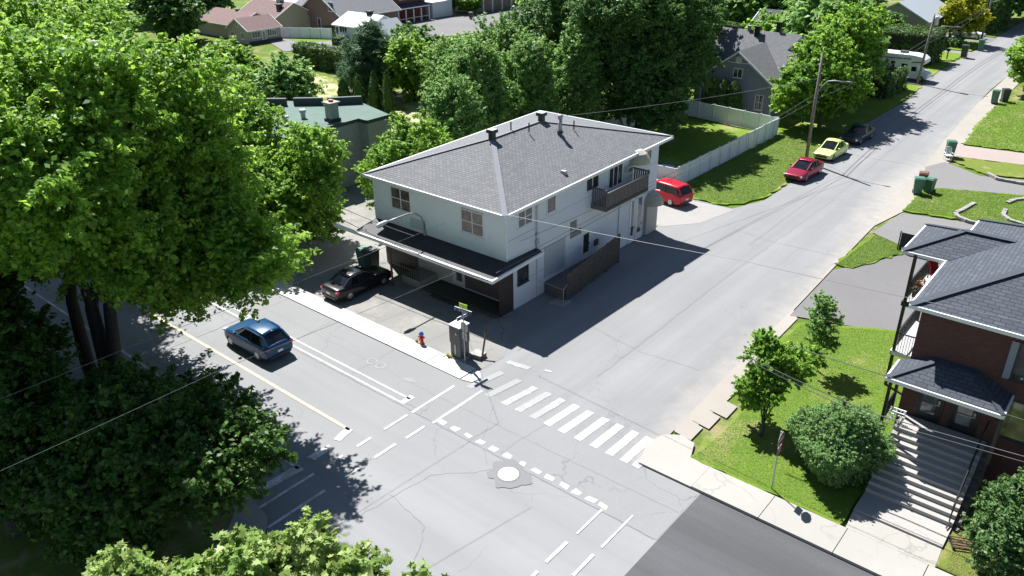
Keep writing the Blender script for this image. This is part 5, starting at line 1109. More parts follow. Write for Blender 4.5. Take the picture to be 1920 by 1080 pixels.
wire('second cable above the porch roof of the corner building', [(-13.5, -2.2, 4.3), (-6.2, -2.0, 3.9)], .08, .02, WIRE)
wire('long pale cable crossing the main street near the blue car', [(4.4, -36, 8.3), (4.25, -21, 7.9), (5.9, -10.2, 8.3)], .05, .008, WIREL)
wire('pale cable crossing the main street towards the lamp arm', [(.1, -36, 8.2), (.4, -22, 8.0), (1.2, -6.7, 8.1), (-5.7, -.62, 4.2)], .05, .008, WIREL)
# ---------------------------------------------------------------- trees
def leafmesh(name, cen, nrm, size, mat, parent, shape='d', seed=0, fold=.25):
    """cen (n,3), nrm (n,3): one small leaf face (or lobed leaf) each"""
    rg = np.random.default_rng(seed); n = len(cen)
    nrm = nrm/np.linalg.norm(nrm, axis=1, keepdims=True)
    rd = rg.normal(size=(n, 3)); a = np.cross(nrm, rd); a /= np.linalg.norm(a, axis=1, keepdims=True); b = np.cross(nrm, a)
    s = (size*rg.uniform(.5, 1.45, n))[:, None]
    if shape == 'd': tmpl = [(0, -.5, 0), (.34, -.05, .10), (0, .62, -.06), (-.34, -.05, .10)]
    elif shape == 'n': tmpl = [(-.04, -.6, 0), (.05, -.6, 0), (.03, .7, 0), (-.03, .7, 0)]
    else: tmpl = [(0, -.42, 0), (.22, -.30, .05), (.55, -.22, .10), (.30, .04, .02), (.50, .34, .08), (.16, .26, 0), (0, .68, -.10), (-.16, .26, 0), (-.50, .34, .08), (-.30, .04, .02), (-.55, -.22, .10), (-.22, -.30, .05)]
    k = len(tmpl); V = np.empty((n, k, 3), np.float32)
    for i, (x, y, z) in enumerate(tmpl): V[:, i] = cen+a*x*s+b*y*s+nrm*z*s*(fold/.25)
    me = bpy.data.meshes.new(name); me.vertices.add(n*k); me.vertices.foreach_set('co', V.ravel())
    me.loops.add(n*k); me.loops.foreach_set('vertex_index', np.arange(n*k, dtype=np.int32))
    me.polygons.add(n); me.polygons.foreach_set('loop_start', np.arange(0, n*k, k, dtype=np.int32)); me.polygons.foreach_set('loop_total', np.full(n, k, np.int32))
    me.update(calc_edges=True); me.materials.append(mat)
    o = bpy.data.objects.new(name, me); C.objects.link(o); o.parent = parent; return o
def clump_pts(lobes, dens, per, cr, seed, flat=.55, fill=.45, droop=0.0):
    """lobes: ellipsoids (x,y,z,rx,ry,rz); returns leaf centres, normals and clump centres"""
    rg = np.random.default_rng(seed); cs, cn = [], []
    for (x, y, z, rx, ry, rz) in lobes:
        m_ = int(1.22*dens*(rx*ry*rz)**(2/3)); d = rg.normal(size=(m_, 3)); d /= np.linalg.norm(d, axis=1, keepdims=True)
        rr = .90*(fill+(1-fill)*rg.random(m_)**.6)*(1+.10*np.sin(d[:, 0]*5+seed)+.10*np.sin(d[:, 1]*6+2*seed)+.08*np.sin(d[:, 2]*7))
        c = d*rr[:, None]*np.array([rx, ry, rz])+np.array([x, y, z]); cs.append(c); cn.append(d)
    cs = np.concatenate(cs); cn = np.concatenate(cn); m_ = len(cs)
    # drop clumps deep inside another lobe
    keep = np.ones(m_, bool)
    for (x, y, z, rx, ry, rz) in lobes:
        q = ((cs-np.array([x, y, z]))/np.array([rx, ry, rz])); keep &= (q**2).sum(1) > .16
    cs, cn = cs[keep], cn[keep]; m_ = len(cs)
    crs = cr*rg.uniform(.45, 1.35, m_)
    idx = np.repeat(np.arange(m_), np.maximum(4, (per*(crs/cr)**2).astype(int))); n = len(idx)
    # each clump is a few leafy sprays fanning outwards from one twig
    d = rg.normal(size=(n, 3)); d /= np.linalg.norm(d, axis=1, keepdims=True); out = cn[idx]
    ns = 4; sd = cn[np.repeat(np.arange(m_), ns)]*.55+np.array([0, 0, .12+.45*max(0, flat-.55)])+rg.normal(size=(m_*ns, 3))*np.array([.75, .75, .30+.35*flat])
    sd /= np.linalg.norm(sd, axis=1, keepdims=True); sp = sd[idx*ns+rg.integers(0, ns, n)]; tt = rg.random(n)
    off = sp*(tt*1.75*crs[idx])[:, None]+d*(crs[idx]*(.42-.22*tt)*rg.random(n)**.4)[:, None]*np.array([1, 1, .75])
    loose = rg.random(n) < .12; off[loose] = d[loose]*(crs[idx][loose]*rg.uniform(.6, 1.7, loose.sum()))[:, None]
    off[:, 2] -= .10*crs[idx]*tt**2+droop*crs[idx]
    cen = cs[idx]+off
    nrm = d*.35+out*.35+np.array([0, 0, .62])+rg.normal(size=(n, 3))*.55
    return cen, nrm, cs
def limbs(name, base, fork, top_pts, r0, mat, parent, seed=0, n=26, lean=(0, 0), twist=.25):
    rnd = random.Random(seed); b = MB(); base = Vector(base); fk = Vector(fork)
    mid = base.lerp(fk, .5)+Vector((rnd.uniform(-.1, .1), rnd.uniform(-.1, .1), 0))
    b.tube([base-Vector((0, 0, .2)), base+Vector((0, 0, .35)), mid, fk], [r0*1.45, r0*1.05, r0*.88, r0*.72], 10)
    idx = [rnd.randrange(len(top_pts)) for _ in range(n)]
    mains = []
    for k in range(5):
        t = Vector(top_pts[idx[k]]); p = fk.lerp(t, .55)+Vector((rnd.uniform(-.4, .4), rnd.uniform(-.4, .4), .5))
        b.tube([fk-Vector((0, 0, .2)), fk.lerp(p, .5)+Vector((0, 0, .15*r0*6)), p, t], [r0*.55, r0*.42, r0*.28, r0*.06], 7); mains.append(p); mains.append(fk.lerp(p, .5)+Vector((0, 0, .15*r0*6)))
    for k in range(5, n):
        t = Vector(top_pts[idx[k]]); s = min(mains, key=lambda q: (q-t).length); m2 = s.lerp(t, .5)+Vector((rnd.uniform(-.3, .3),)*2+(.25,))
        b.tube([s, m2, t], [r0*.2, r0*.12, r0*.03], 5)
    return b.build(name, mat, parent, True)
def tree(name, label, loc, lobes, leaf, size, dens, per, cr, r0, fork, seed, barkm=None, shape='d', group=None, n=26, flat=.55, fill=.45, droop=0.0, cat='tree'):
    t = empty(name, loc, 0, label, cat, group)
    cen, nrm, cs = clump_pts(lobes, dens, per, cr, seed, flat, fill, droop)
    leafmesh('crown', cen, nrm, size, leaf, t, shape, seed)
    limbs('trunk', (0, 0, 0), fork, [tuple(c) for c in cs], r0, barkm or BARK, t, seed, n)
    return t
def rel(loc, L): return [(x-loc[0], y-loc[1], z, a, b_, c) for x, y, z, a, b_, c in L]
def T(name, label, loc, lobes, *a, **k): return tree(name, label, (loc[0], loc[1], 0), rel(loc, lobes), *a, **k)
# big foreground street trees
T('street_tree', 'tall leaning twin trunk maple shading the main street at the left', (-8.4, -20.4), [(-11, -18, 9.5, 5.0, 4.4, 4.0), (-8.2, -16.8, 14.2, 4.6, 4.4, 3.7), (-13.5, -19, 13.5, 4.5, 4.5, 4.2), (-4.0, -15.7, 8.6, 2.8, 2.1, 2.2), (-1.9, -14.7, 8.3, 1.4, .9, 1.0), (-8, -16.2, 7.0, 3.8, 2.8, 2.5), (-7.2, -15.6, 12.2, 3.4, 2.6, 3.0), (-13, -16.2, 8, 3.5, 2.8, 3), (-5.6, -19.4, 10.3, 2.8, 2.6, 2.8), (-6.5, -22.3, 12.8, 3.8, 3.2, 3.2), (-6.5, -20, 15, 3.4, 3.4, 3), (-4.4, -22, 13.3, 3, 3, 2.5)], LEAF_A, .21, 10.5, 235, .8, .42, (-.9, .4, 5.5), 11, BARKD, n=44)  # last lobes of the crown are added to shade the low trees below
b = MB(); b.tube([(0.1, .1, -.2), (.35, .3, 2.5), (-.1, .9, 5.5), (-.5, 2.0, 9.5), (.2, 3.0, 13)], [.38, .32, .28, .2, .08], 10)
b.tube([(-.2, -.3, -.2), (-1.7, -.2, 2.2), (-3.2, .4, 5.0), (-4.0, 1.5, 9.5)], [.36, .33, .28, .12], 10)
tr0 = [o for o in C.objects if o.name == 'street_tree'][0]; b.build('second_trunk', BARKD, tr0, True)
T('street_tree', 'big bright leaved maple filling the upper left corner', (-20, -21), [(-20, -18, 12.5, 5.5, 5.5, 4.6), (-17, -22, 15.5, 5.5, 5, 4.2), (-25, -15, 14.5, 5, 5, 4.5), (-12.5, -24.5, 15, 4, 3.5, 3), (-8, -24.8, 15.3, 4.5, 3.8, 3)], LEAF_A, .23, 9.5, 220, .85, .45, (.4, .2, 5.0), 12, BARKD, n=34)  # last lobes added to keep sun off the lower left trees
T('street_tree', 'wide maple across the main street left of the black sedan', (-21.5, -3.2), [(-24.7, -2.6, 7.1, 4.2, 4.0, 3.7), (-27, -4.6, 8.3, 4.1, 4.1, 3.5), (-20.5, -4.2, 4.4, 3.6, 2.9, 2.8), (-17.2, -3.6, 3.9, 2.8, 2.4, 2.2)], LEAF_A, .21, 10.5, 260, .75, .35, (.2, .2, 3.4), 13, BARKD, n=30)
T('street_tree', 'tall maple far left behind the leaning twin trunk tree', (-32, -14), [(-32, -12, 11.5, 6, 6, 5), (-38, -8, 12.5, 5.5, 5.5, 4.8), (-29, -12, 11, 5, 5, 4.2)], LEAF_A, .26, 8.5, 190, .9, .45, (.3, .3, 4.5), 14, BARKD, n=30)
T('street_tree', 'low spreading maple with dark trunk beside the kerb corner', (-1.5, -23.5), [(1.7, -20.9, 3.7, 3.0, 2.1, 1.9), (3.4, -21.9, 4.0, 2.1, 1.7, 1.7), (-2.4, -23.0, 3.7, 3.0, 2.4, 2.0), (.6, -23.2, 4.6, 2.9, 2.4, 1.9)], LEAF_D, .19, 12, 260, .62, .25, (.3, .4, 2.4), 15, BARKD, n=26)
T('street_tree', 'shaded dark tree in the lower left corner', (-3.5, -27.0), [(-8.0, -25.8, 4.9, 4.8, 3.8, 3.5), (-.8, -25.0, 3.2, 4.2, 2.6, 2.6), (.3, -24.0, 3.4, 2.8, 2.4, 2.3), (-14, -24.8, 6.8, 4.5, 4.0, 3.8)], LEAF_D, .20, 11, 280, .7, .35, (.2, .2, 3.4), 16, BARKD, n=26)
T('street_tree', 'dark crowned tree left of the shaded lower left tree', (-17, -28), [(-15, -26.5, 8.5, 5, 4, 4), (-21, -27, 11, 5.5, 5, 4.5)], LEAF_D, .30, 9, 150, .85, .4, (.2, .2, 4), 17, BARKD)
T('near_maple', 'bright sunlit maple top close below the camera at the bottom edge', (16.2, -30.0), [(16.1, -25.9, 9.9, .85, .75, 1.15), (15.3, -26.9, 9.8, 1.1, .9, 1.15), (17.6, -25.8, 10.1, .75, .65, .9), (18.9, -25.4, 10.3, .4, .4, .7), (13.6, -28.9, 10.0, .7, .6, .9), (14.6, -28.2, 9.5, 1.1, .9, 1.0), (16.6, -27.1, 9.0, 1.8, 1.2, 1.2)], LEAF_N, .15, 75, 60, .24, .22, (.1, .2, 4.5), 18, BARK, shape='m', n=30, flat=.8)
# tree between the left crown and the corner building
T('side_tree', 'lighter leaved tree left of the corner building in front of the flat green roof', (-18.4, -.6), [(-18.9, -.3, 4.2, 2.1, 2.1, 3.0), (-18.2, -1.2, 7.0, 1.0, 1.0, 2.2), (-19.6, .3, 6.0, 1.4, 1.4, 2.3), (-16.0, -2.2, 3.0, 1.4, 1.4, 1.8), (-15.7, -1.6, 7.2, 1.9, 1.7, 1.7), (-14.6, -2.5, 5.6, 1.5, 1.4, 1.4)], LEAF_A, .21, 14, 170, .6, .2, (.1, .1, 2.0), 19, BARK, n=22)  # last lobes put in so that the black sedan stands in shade
T('side_tree', 'rounded tree at the building edge behind the roof eave', (-15.2, 8.0), [(-17.4, 5.8, 3.6, 2.0, 2.0, 2.9), (-18.0, 8.4, 4.4, 1.9, 1.9, 2.9), (-15.4, 8.6, 4.4, 2.0, 2.0, 3.0)], LEAF_A, .21, 14, 160, .55, .18, (.1, .1, 1.8), 20, BARK, n=18)
# row behind the building
pl_ = [((-17.5, 13.5), 9.6, 2.5, 'first tall poplar from the flat green roof'), ((-20.0, 18.6), 11.8, 2.9, 'second tall poplar in the row behind the corner building'), ((-18.4, 24.2), 11.2, 3.0, 'third tall poplar in the row behind the corner building'), ((-16.8, 29.6), 11.6, 2.7, 'poplar with thin brownish upper twigs behind the chimney')]
for k, (l, h, r_, lab) in enumerate(pl_):
    t = T('poplar', lab, l, [(l[0], l[1], h*.52, r_, r_, h*.42), (l[0]+.8, l[1]-.5, h*.36, r_*.95, r_*.95, h*.30), (l[0]-.7, l[1]+.7, h*.70, r_*.75, r_*.75, h*.28), (l[0]+.5, l[1]+.2, h*.78, r_*.55, r_*.55, h*.22)], LEAF_C, .20, 10.5, 210, .6, .22, (0, 0, h*.22), 30+k, BARK, n=24, flat=1.2, group='poplar row behind the corner building')
T('dark_tree', 'very large dense dark green tree over the shaded white fence', (-13.6, 36.0), [(-13.8, 35.4, 8.2, 5.6, 5.4, 6.6), (-12.6, 38.6, 10.2, 5.2, 4.6, 5.6), (-14.4, 33.5, 12.5, 4.6, 4.4, 4.6), (-15.5, 42, 9, 4.0, 3.6, 5), (-13, 38.5, 12, 3.4, 3.4, 3.4), (-11.2, 34.4, 5.6, 3.6, 3.6, 3.6)], LEAF_B, .22, 10, 290, .75, .42, (0, 0, 3.2), 36, BARKD, n=26, flat=.8)  # some far and upper lobes added to shade the fenced garden
T('tall_tree', 'tall green tree rising at the top edge behind the poplar row', (-27, 38), [(-27, 38, 7.5, 5.2, 5.2, 6.0), (-25, 41, 10, 4.4, 4.4, 4.6)], LEAF_B, .26, 8, 200, .8, .35, (0, 0, 3), 37, BARK, n=16, flat=.9)
T('tall_tree', 'dark tall tree at the top edge between poplars and the huge dark tree', (-24, 50), [(-24, 50, 8.5, 5.5, 5.5, 7.5), (-19, 54, 9.5, 4.6, 4.6, 6)], LEAF_B, .36, 8, 120, .8, .35, (0, 0, 3), 38, BARK, n=16, flat=.9)
T('tall_tree', 'broad bright green tree in front of the far grey street', (-33, 30), [(-33, 30, 4.6, 4.0, 4.0, 4), (-30, 33, 6.2, 3.6, 3.6, 4.2)], LEAF_C, .25, 8, 190, .75, .3, (0, 0, 2.5), 39, BARK, n=16, flat=.9)
# shared prototypes for farther trees
def far_proto(leaf, h, r_, seed, name='tree_proto', flat=.7, size=.42, dens=9, per=75):
    t = tree(name, 'x', (0, 0, 0), [(0, 0, h*.55, r_, r_, h*.42), (r_*.35, -r_*.3, h*.45, r_*.8, r_*.8, h*.34), (-r_*.3, r_*.3, h*.68, r_*.7, r_*.7, h*.30)], leaf, size, dens, per, .7, .22, (0, 0, h*.22), seed, BARK, n=14, flat=flat)
    return t
used = set()
def place(proto, label, loc, sc, rz=0, name=None, group=None):
    if proto.name not in used and proto not in used:
        used.add(proto); o = proto
    else: o = copy_tree(proto)
    if name: o.name = name
    o.location = (loc[0], loc[1], 0); o.scale = sc if hasattr(sc, '__len__') else (sc,)*3; o.rotation_euler = (0, 0, rz)
    o['label'] = label; o['category'] = 'tree'
    if group: o['group'] = group
    elif 'group' in o: del o['group']
    return o
PA = far_proto(LEAF_B, 8, 3.2, 50); PB = far_proto(LEAF_C, 8, 3.2, 51); PC = far_proto(LEAF_A, 8, 3.0, 52)
place(PB, 'pale green tree between the big maples and the field', (-46, 17), (1.1, 1.1, .9), 0, 'field_tree')
place(PC, 'bright tree just right of the left crown before the bungalow', (-62, 21), (1.1, 1.1, .85), 1, 'field_tree')
place(PA, 'dark tree left of the small grey bungalow', (-108, 39), (1.5, 1.5, 1.2), .6, 'far_tree')
place(PB, 'rounded tree left of the dark tree by the bungalow', (-104, 22), (1.9, 1.9, 1.5), 1.6, 'far_tree')
place(PA, 'dark tree directly behind the bungalow at the top edge', (-122, 52), (1.9, 1.9, 1.5), 2.6, 'far_tree')
place(PA, 'dark tree at the top edge left of the mint green roof', (-136, 48), (2.3, 2.3, 1.7), 3.6, 'far_tree')
place(PA, 'dark rounded tree right of the blue green pine', (-54.5, 44.5), (1.1, 1.1, .8), .3, 'dark_round_tree')
place(PC, 'bright green tree growing against the right side of the pine', (-43.5, 33.5), (1.0, 1.0, .95), .9, 'bright_tree')
place(PC, 'yellowish green tree in front of the far grey street', (-50, 50), (1.0, 1.0, .62), 2.0, 'bright_tree')
place(PC, 'small ball shaped tree by the far grey street', (-88.5, 92), (.75, .75, .5), 2.0, 'small_tree')
place(PA, 'narrow dark tree right of the red brick house', (-92.5, 90.5), (.6, .6, .9), 2.0, 'small_tree')
place(PA, 'dark tree behind the grey porch house at the top edge', (-74, 108), (2.2, 2.2, 1.5), 2.0, 'far_tree')
place(PB, 'tree at the top edge above the poplar row', (-52, 78), (2.4, 2.4, 1.7), 2.7, 'far_tree')
place(PA, 'dark tree at the top edge left of the dark roofed house', (-36, 74), (2.2, 2.2, 1.7), 4, 'far_tree')
place(PB, 'tree at the top edge above the dark house', (-30, 104), (2.1, 2.1, 1.5), 5, 'far_tree')
place(PA, 'dark tree at the top edge right of the dark house', (-22, 112), (2.0, 2.0, 1.5), 5.5, 'far_tree')
place(PA, 'tree above the hedge behind the motorhome', (-12, 99), (1.3, 1.3, .8), 1, 'far_tree')
place(PB, 'tree next to the tan house', (-17, 96), (1.4, 1.4, 1.0), 1, 'far_tree')
place(PA, 'large dark tree beyond the white car', (-4.5, 133), (1.9, 1.9, 1.5), 1, 'far_tree')
place(PA, 'large dark tree right of the one beyond the white car', (-1.0, 143), (1.8, 1.8, 1.6), 2, 'far_tree')
place(PA, 'dark tree closing the end of the side street', (7, 165), (2.2, 2.2, 1.7), 2.5, 'far_tree')
place(PB, 'tree at the upper right corner on the right of the road', (13.5, 100), (.8, .8, .8), 2.5, 'verge_tree')
place(PC, 'leafy tree on the right verge above the far green bin', (13.6, 80), (1.0, 1.0, .85), .5, 'verge_tree')
place(PC, 'tree at the right edge above the wide lawn', (15.2, 88.5), (1.1, 1.1, 1.0), 1.5, 'verge_tree')
place(PC, 'light leaved young tree beside the shed and the dark house', (-16, 70.5), (1.1, 1.1, 1.0), 3.2, 'garden_tree')
place(PB, 'large loose tree behind the maple beside the grey house', (-7.5, 66.5), (1.7, 1.7, 1.55), 3.4, 'garden_tree')
place(PB, 'tall tree between the dark house and the motorhome', (-9.5, 74), (1.5, 1.5, 1.4), 4.4, 'garden_tree')
# maples by the grey house
T('lawn_maple', 'broad green maple on the lawn between the wooden pole and the grey house', (-.6, 50.5), [(-1.4, 50.3, 4.8, 3.6, 3.8, 3.0), (.3, 52.6, 4.2, 2.7, 2.9, 2.4), (-1.6, 51.8, 7.2, 2.5, 2.6, 2.2), (-3.2, 48.8, 3.8, 2.2, 2.2, 2.0)], LEAF_A, .30, 10, 120, .65, .2, (0, 0, 1.8), 60, BARK, n=22, flat=.35)
T('lawn_maple', 'second maple on the lawn, shading the side street', (-1.0, 59.5), [(-2.2, 58.8, 5.4, 3.4, 3.6, 3.0), (-.6, 60.6, 5.2, 2.4, 2.8, 2.2), (-2.2, 58.4, 8.4, 2.8, 2.8, 2.4), (-1.8, 61, 9, 2.8, 3.2, 2.2)], LEAF_A, .32, 9.5, 110, .7, .22, (0, 0, 2.0), 61, BARK, n=20, flat=.35)
# small lawn trees near the bush
T('young_maple', 'small dense maple on the lawn nearest the crosswalk', (16.98, -2.46), [(16.5, -1.8, 2.1, 1.1, 1.1, 1.1), (16.5, -1.2, 3.3, 1.0, 1.05, .85), (17.3, -.6, 3.4, .85, .8, .7), (16.0, -1.0, 4.0, .7, .7, .5), (17.7, .1, 3.6, .5, .5, .4)], LEAF_A, .14, 44, 180, .27, .075, (-.05, .1, .85), 62, BARKD, n=20, flat=.7, fill=.3)
T('young_maple', 'slender young maple further up the lawn towards the driveway', (16.85, 4.6), [(16.6, 4.9, 2.6, .95, .95, .9), (16.5, 5.1, 3.6, .65, .65, .7), (16.9, 4.5, 2.0, .7, .7, .5)], LEAF_C, .14, 30, 110, .28, .055, (0, 0, 1.2), 63, BARK, n=16, flat=.8, fill=.2)
# shrubs and hedges
def shrub(name, label, loc, lobes, leaf, size, dens, per, cr, seed, cat='shrub', shape='d', group=None, fill=.7, flat=1.0):
    t = empty(name, (loc[0], loc[1], 0), 0, label, cat, group); L = rel(loc, lobes)
    cen, nrm, cs = clump_pts(L, dens, per, cr, seed, flat, fill); ok = cen[:, 2] > .03; leafmesh('crown', cen[ok], nrm[ok], size, leaf, t, shape, seed)
    rnd = random.Random(seed); b = MB()
    for k in range(9):
        c = cs[rnd.randrange(len(cs))]; b.tube([(rnd.uniform(-.1, .1), rnd.uniform(-.1, .1), -.1), (c[0]*.4, c[1]*.4, max(.1, c[2]*.55)), tuple(c)], [.06, .04, .012], 5)
    b.build('stem', BARK, t); return t
shrub('round_bush', 'big clipped round bush beside the front steps', (20.5, -2.5), [(20.5, -2.5, 1.5, 1.95, 2.1, 1.6), (20.2, -2.9, 1.7, 1.6, 1.8, 1.35)], LEAF_BU, .068, 190, 150, .19, 70, shape='d', fill=.82)
shrub('flowering_shrub', 'loose shrub with pale leaf tips to the right of the front steps', (27.7, -3.9), [(27.3, -3.2, 2.0, 1.4, 1.5, 1.4), (27.1, -4.9, 1.5, 1.25, 1.1, 1.15), (28.3, -3.0, 2.3, 1.3, 1.3, 1.1), (28.6, -5.2, 1.6, 1.4, 1.3, 1.3)], LEAF_S, .12, 60, 70, .26, 71, fill=.4)
shrub('little_conifer', 'tiny dark conifer behind the round bush', (19.2, 1.2), [(19.2, 1.2, .55, .4, .4, .6)], LEAF_H, .09, 160, 50, .12, 72, 'conifer')
def hedge(name, label, x0, x1, y0, y1, h, seed, leaf=None, size=.16, n=None, cat='hedge', rz=0, loc=None):
    rg = np.random.default_rng(seed); lx, ly = x1-x0, y1-y0; A_ = 2*(lx+ly)*h+lx*ly; n = n or int(min(60000, A_*(110 if size < .2 else 50)))
    c = np.array([(x0+x1)/2, (y0+y1)/2, 0]); t = empty(name, tuple(c), rz, label, cat)
    f = rg.random(n); top = f < lx*ly/A_
    side = rg.random(n); px_ = rg.uniform(-lx/2, lx/2, n); py_ = rg.uniform(-ly/2, ly/2, n); pz = rg.random(n)*h
    sx = (side < ly/(lx+ly)); sg = np.where(rg.random(n) < .5, -1, 1); nr = np.zeros((n, 3))
    X = np.where(top, px_, np.where(sx, sg*lx/2, px_)); Y = np.where(top, py_, np.where(sx, py_, sg*ly/2)); Z_ = np.where(top, h, pz)
    nr[:, 0] = np.where(~top & sx, sg, 0); nr[:, 1] = np.where(~top & ~sx, sg, 0); nr[:, 2] = np.where(top, 1, .25)
    P = np.stack([X, Y, Z_], 1); wob = .12*(np.sin(P[:, 0]*2.3+seed)+np.sin(P[:, 1]*2.9+1)+np.sin(P[:, 2]*3.3))
    P += nr*wob[:, None]+rg.normal(size=(n, 3))*.07; P[:, 2] = np.maximum(P[:, 2], .02)
    leafmesh('foliage', P, nr*.9+rg.normal(size=(n, 3))*.5, size, leaf or LEAF_H, t, 'd', seed)
    b = MB(); b.box(-lx/2+.12, lx/2-.12, -ly/2+.12, ly/2-.12, 0, h-.15); b.build('dark_core', plain('hedge_dark_core', (.018, .022, .012), .95, .3, 3), t); return t  # solid dark box filling the hedge behind its leaves
hedge('clipped_hedge', 'long dark clipped hedge behind the field', -74, -61.5, 38.5, 41.2, 2.9, 80, size=.26)
hedge('clipped_hedge', 'low clipped hedge in front of the brown brick house', -92, -84, 57.2, 58.6, 1.3, 81, LEAF_S, .22)
hedge('ball_hedge', 'small rounded bush at the end of the parking court', -82.5, -80.5, 52.3, 54.3, 1.3, 82, LEAF_S, .2)
hedge('dark_hedge', 'dark rounded hedge mass on the lawn by the motorhome', -5.0, .9, 67.6, 74.5, 2.5, 83, size=.22)
hedge('dark_hedge', 'tall dark hedge behind the motorhome', -12, -.6, 90, 96.3, 4.2, 84, size=.26)
hedge('dark_hedge', 'tall dark hedge past the white car', -9, .2, 124, 136, 5.2, 85, size=.3)
hedge('dark_hedge', 'dark hedge along the top edge behind the shed', -34, -24, 88, 91, 3.4, 86, size=.3)
hedge('dark_hedge', 'long dark hedge at the top edge with bright lawn beyond', -48, -30, 100, 104, 3.4, 87, size=.3)
# pine
T('pine_tree', 'blue green pine with long soft branches by the field', (-48.8, 32.0), [(-48.8, 32, 3.2, 4.4, 4.2, 3.0), (-49, 32.2, 5.4, 3.3, 3.3, 2.4), (-49.2, 32.2, 7.0, 1.6, 1.6, 1.7), (-51.3, 32, 2.8, 2.6, 2.4, 1.8), (-46.6, 33, 4.0, 2.2, 2.2, 2.0)], LEAF_P, .50, 12, 150, .65, .25, (0, 0, 2.0), 64, BARK, shape='n', n=16, flat=.7)
# columnar cedars
def cedar(name, label, loc, h, r_, seed, leaf=LEAF_H, group=None):
    t = empty(name, (loc[0], loc[1], 0), 0, label, 'conifer', group); rg = np.random.default_rng(seed); n = int(2600*h*r_)
    z = rg.random(n)**.8; rad = r_*np.sqrt(np.clip(1-z**2.2, 0, 1))*(.75+.3*rg.random(n)); a = rg.random(n)*2*np.pi; rad *= 1+.12*np.sin(a*3+seed)+.08*np.sin(z*25)
    P = np.stack([rad*np.cos(a), rad*np.sin(a), z*h+.1], 1); N = np.stack([np.cos(a), np.sin(a), np.full(n, .7)], 1)+rg.normal(size=(n, 3))*.35
    leafmesh('crown', P, N, .2, leaf, t, 'd', seed); b = MB(); b.tube([(0, 0, -.1), (0, 0, h*.8)], [.1, .03], 6); b.tube([(0, 0, .1), (0, 0, h*.4), (0, 0, h*.9)], [r_*.6, r_*.6, .05], 8); b.build('trunk', BARKD, t); return t
cg = 'row of narrow cedars beyond the flat green roof'
base = cedar('cedar', 'leftmost and widest narrow cedar beyond the flat green roof', (-46.6, 25.6), 3.6, .75, 90, group=cg)
for k, (u, w0, h, lab) in enumerate([(-45.8, 27.0, 3.9, 'second narrow cedar from the left, slightly behind'), (-44.9, 26.4, 4.0, 'third narrow cedar of the row'), (-43.6, 25.3, 3.7, 'fourth narrow cedar, the front one'), (-43.6, 27.6, 4.4, 'fifth narrow cedar, tall and behind'), (-42.2, 26.2, 3.9, 'sixth narrow cedar, next to last but one'), (-41.6, 27.8, 4.6, 'seventh narrow cedar of the row'), (-40.6, 26.9, 4.4, 'rightmost narrow cedar of the row')]):
    dup(base, (u, w0, 0), k*.9, lab, cg, (.75, .75, h/3.6))
base = cedar('cedar', 'left cedar of the trio against the grey gabled wall', (-12.0, 48.9), 4.1, 1.05, 91, group='cedar trio at the grey gable')
dup(base, (-10.9, 49.0, 0), 1, 'middle cedar of the trio against the grey gabled wall', 'cedar trio at the grey gable', (1, 1, .98)); dup(base, (-9.7, 49.0, 0), 2, 'right cedar of the trio against the grey gabled wall', 'cedar trio at the grey gable', (1, 1, .95))
# coloured shrubs
T('gold_tree', 'yellow green tree beside the farthest poles', (-2.0, 112.0), [(-2.2, 112, 5.2, 2.8, 2.8, 2.4), (-.6, 111.5, 3.8, 2.0, 2.0, 1.6), (-3.8, 112, 4.2, 2.0, 2.0, 1.8)], LEAF_Y, .42, 10, 60, .7, .18, (.2, 0, 1.8), 65, BARK, n=14, flat=.5)
shrub('yellow_shrub', 'bright yellow green shrub behind the grey house', (-22, 68), [(-22, 68, 2.0, 1.2, 1.2, 1.6), (-21.6, 67.6, 3.2, .7, .7, .9)], LEAF_Y, .28, 26, 40, .4, 73)
shrub('brown_shrub', 'brownish flowering bush left of the yellow shrub behind the grey house', (-22.5, 63), [(-22.5, 63, 2.2, 2.6, 2.4, 1.9), (-20.5, 64.5, 2.4, 2.0, 2.0, 1.8)], LEAF_R, .26, 20, 60, .45, 74)
shrub('small_shrub', 'small bush at the foot of the gold tree', (-1.4, 108.5), [(-1.4, 108.5, .8, 1.0, 1.0, .8)], LEAF_S, .2, 60, 30, .25, 75)
shrub('small_shrub', 'small green bush between the motorhome and the tall hedge', (-9, 86.5), [(-9, 86.5, 1.6, 1.4, 1.4, 1.5)], LEAF_C, .25, 40, 30, .3, 76)
shrub('weeds', 'yellow green weeds at the foot of the fire hydrant', (-1.75, -6.45), [(-1.75, -6.42, .06, .22, .16, .12)], LEAF_Y, .07, 260, 12, .06, 77, 'weeds')
shrub('weeds', 'pale weeds along the foot of the grey cabinet', (.75, -6.5), [(.75, -6.5, .05, .4, .18, .14)], LEAF_Y, .07, 200, 12, .06, 78, 'weeds')
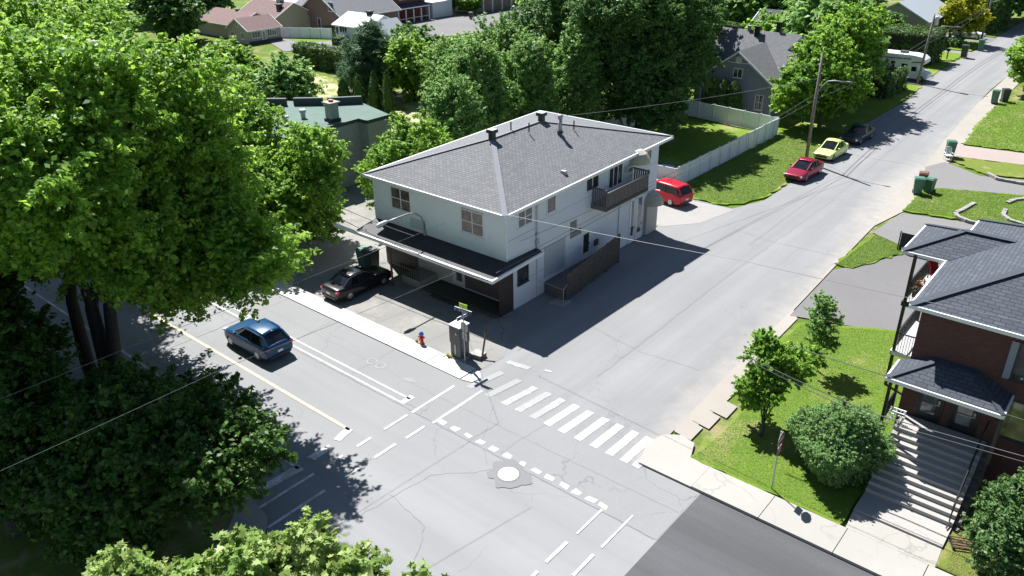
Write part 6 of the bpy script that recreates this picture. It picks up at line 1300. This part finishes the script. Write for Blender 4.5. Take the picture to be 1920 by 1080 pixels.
# grass tufts giving the near lawns a real surface
def tufts(name, label, poly, n, h, mat, seed, z=.09):
    rg = np.random.default_rng(seed); P = np.array(poly); lo, hi = P.min(0), P.max(0); pts = rg.uniform(lo, hi, (n*3, 2)); ins = np.zeros(len(pts), bool)
    for i in range(len(P)):
        (x0, y0), (x1, y1) = P[i], P[(i+1) % len(P)]; c = ((y0 > pts[:, 1]) != (y1 > pts[:, 1])) & (pts[:, 0] < (x1-x0)*(pts[:, 1]-y0)/((y1-y0) or 1e-9)+x0); ins ^= c
    pts = pts[ins][:n]; n = len(pts); c = np.column_stack([pts, np.full(n, z+h*.3)]); nr = rg.normal(size=(n, 3)); nr[:, :2] *= .45; nr[:, 2] = 1.0
    o = leafmesh(name, c, nr, h, mat, None, 'd', seed); tag(o, label, 'grass', None, 'stuff'); return o
LEAF_G = leafm('grass_blades', [(.075, .14, .016), (.135, .23, .03), (.20, .29, .055)], .3)
tufts('grass', 'short grass of the lawn beside the round bush', [(15.3, -5.8), (21.9, -5.8), (21.5, 11), (18.7, 11.4), (14.3, 8.9), (14.2, 3), (15.5, 1), (15.5, -3.4)], 110000, .042, LEAF_G, 1)
tufts('grass', 'thin dry grass right of the front steps', [(25.7, -5.85), (30, -5.85), (30, 0.4), (25.7, 0.4)], 30000, .04, leafm('dry_grass_blades', [(.12, .15, .03), (.2, .22, .06), (.28, .25, .11)], .3), 2)
tufts('grass', 'short grass of the lawn behind the brick house', [(13.4, 31.6), (18.1, 32.6), (26, 31.6), (26, 42), (20, 40.8), (13.2, 38)], 60000, .06, LEAF_G, 3)
tufts('grass', 'short grass between the white fence and the side street', [(-2.9, 25.8), (-1.6, 24.1), (1.4, 24.1), (2.9, 25.5), (3.6, 28), (3.5, 32), (3.0, 40), (2.1, 50), (-3, 50)], 80000, .065, LEAF_G, 4)
tufts('grass', 'short grass of the small verge', [(12.9, 18.5), (13.95, 18.6), (15.8, 23.3), (15.6, 24.1), (14.0, 24.9), (13.3, 25.2)], 16000, .05, LEAF_G, 5)
tufts('grass', 'short grass of the lawns along the right side of the street', [(12.6, 53.6), (34, 56.8), (34, 79), (11.7, 75), (12, 62)], 70000, .09, LEAF_G, 6)
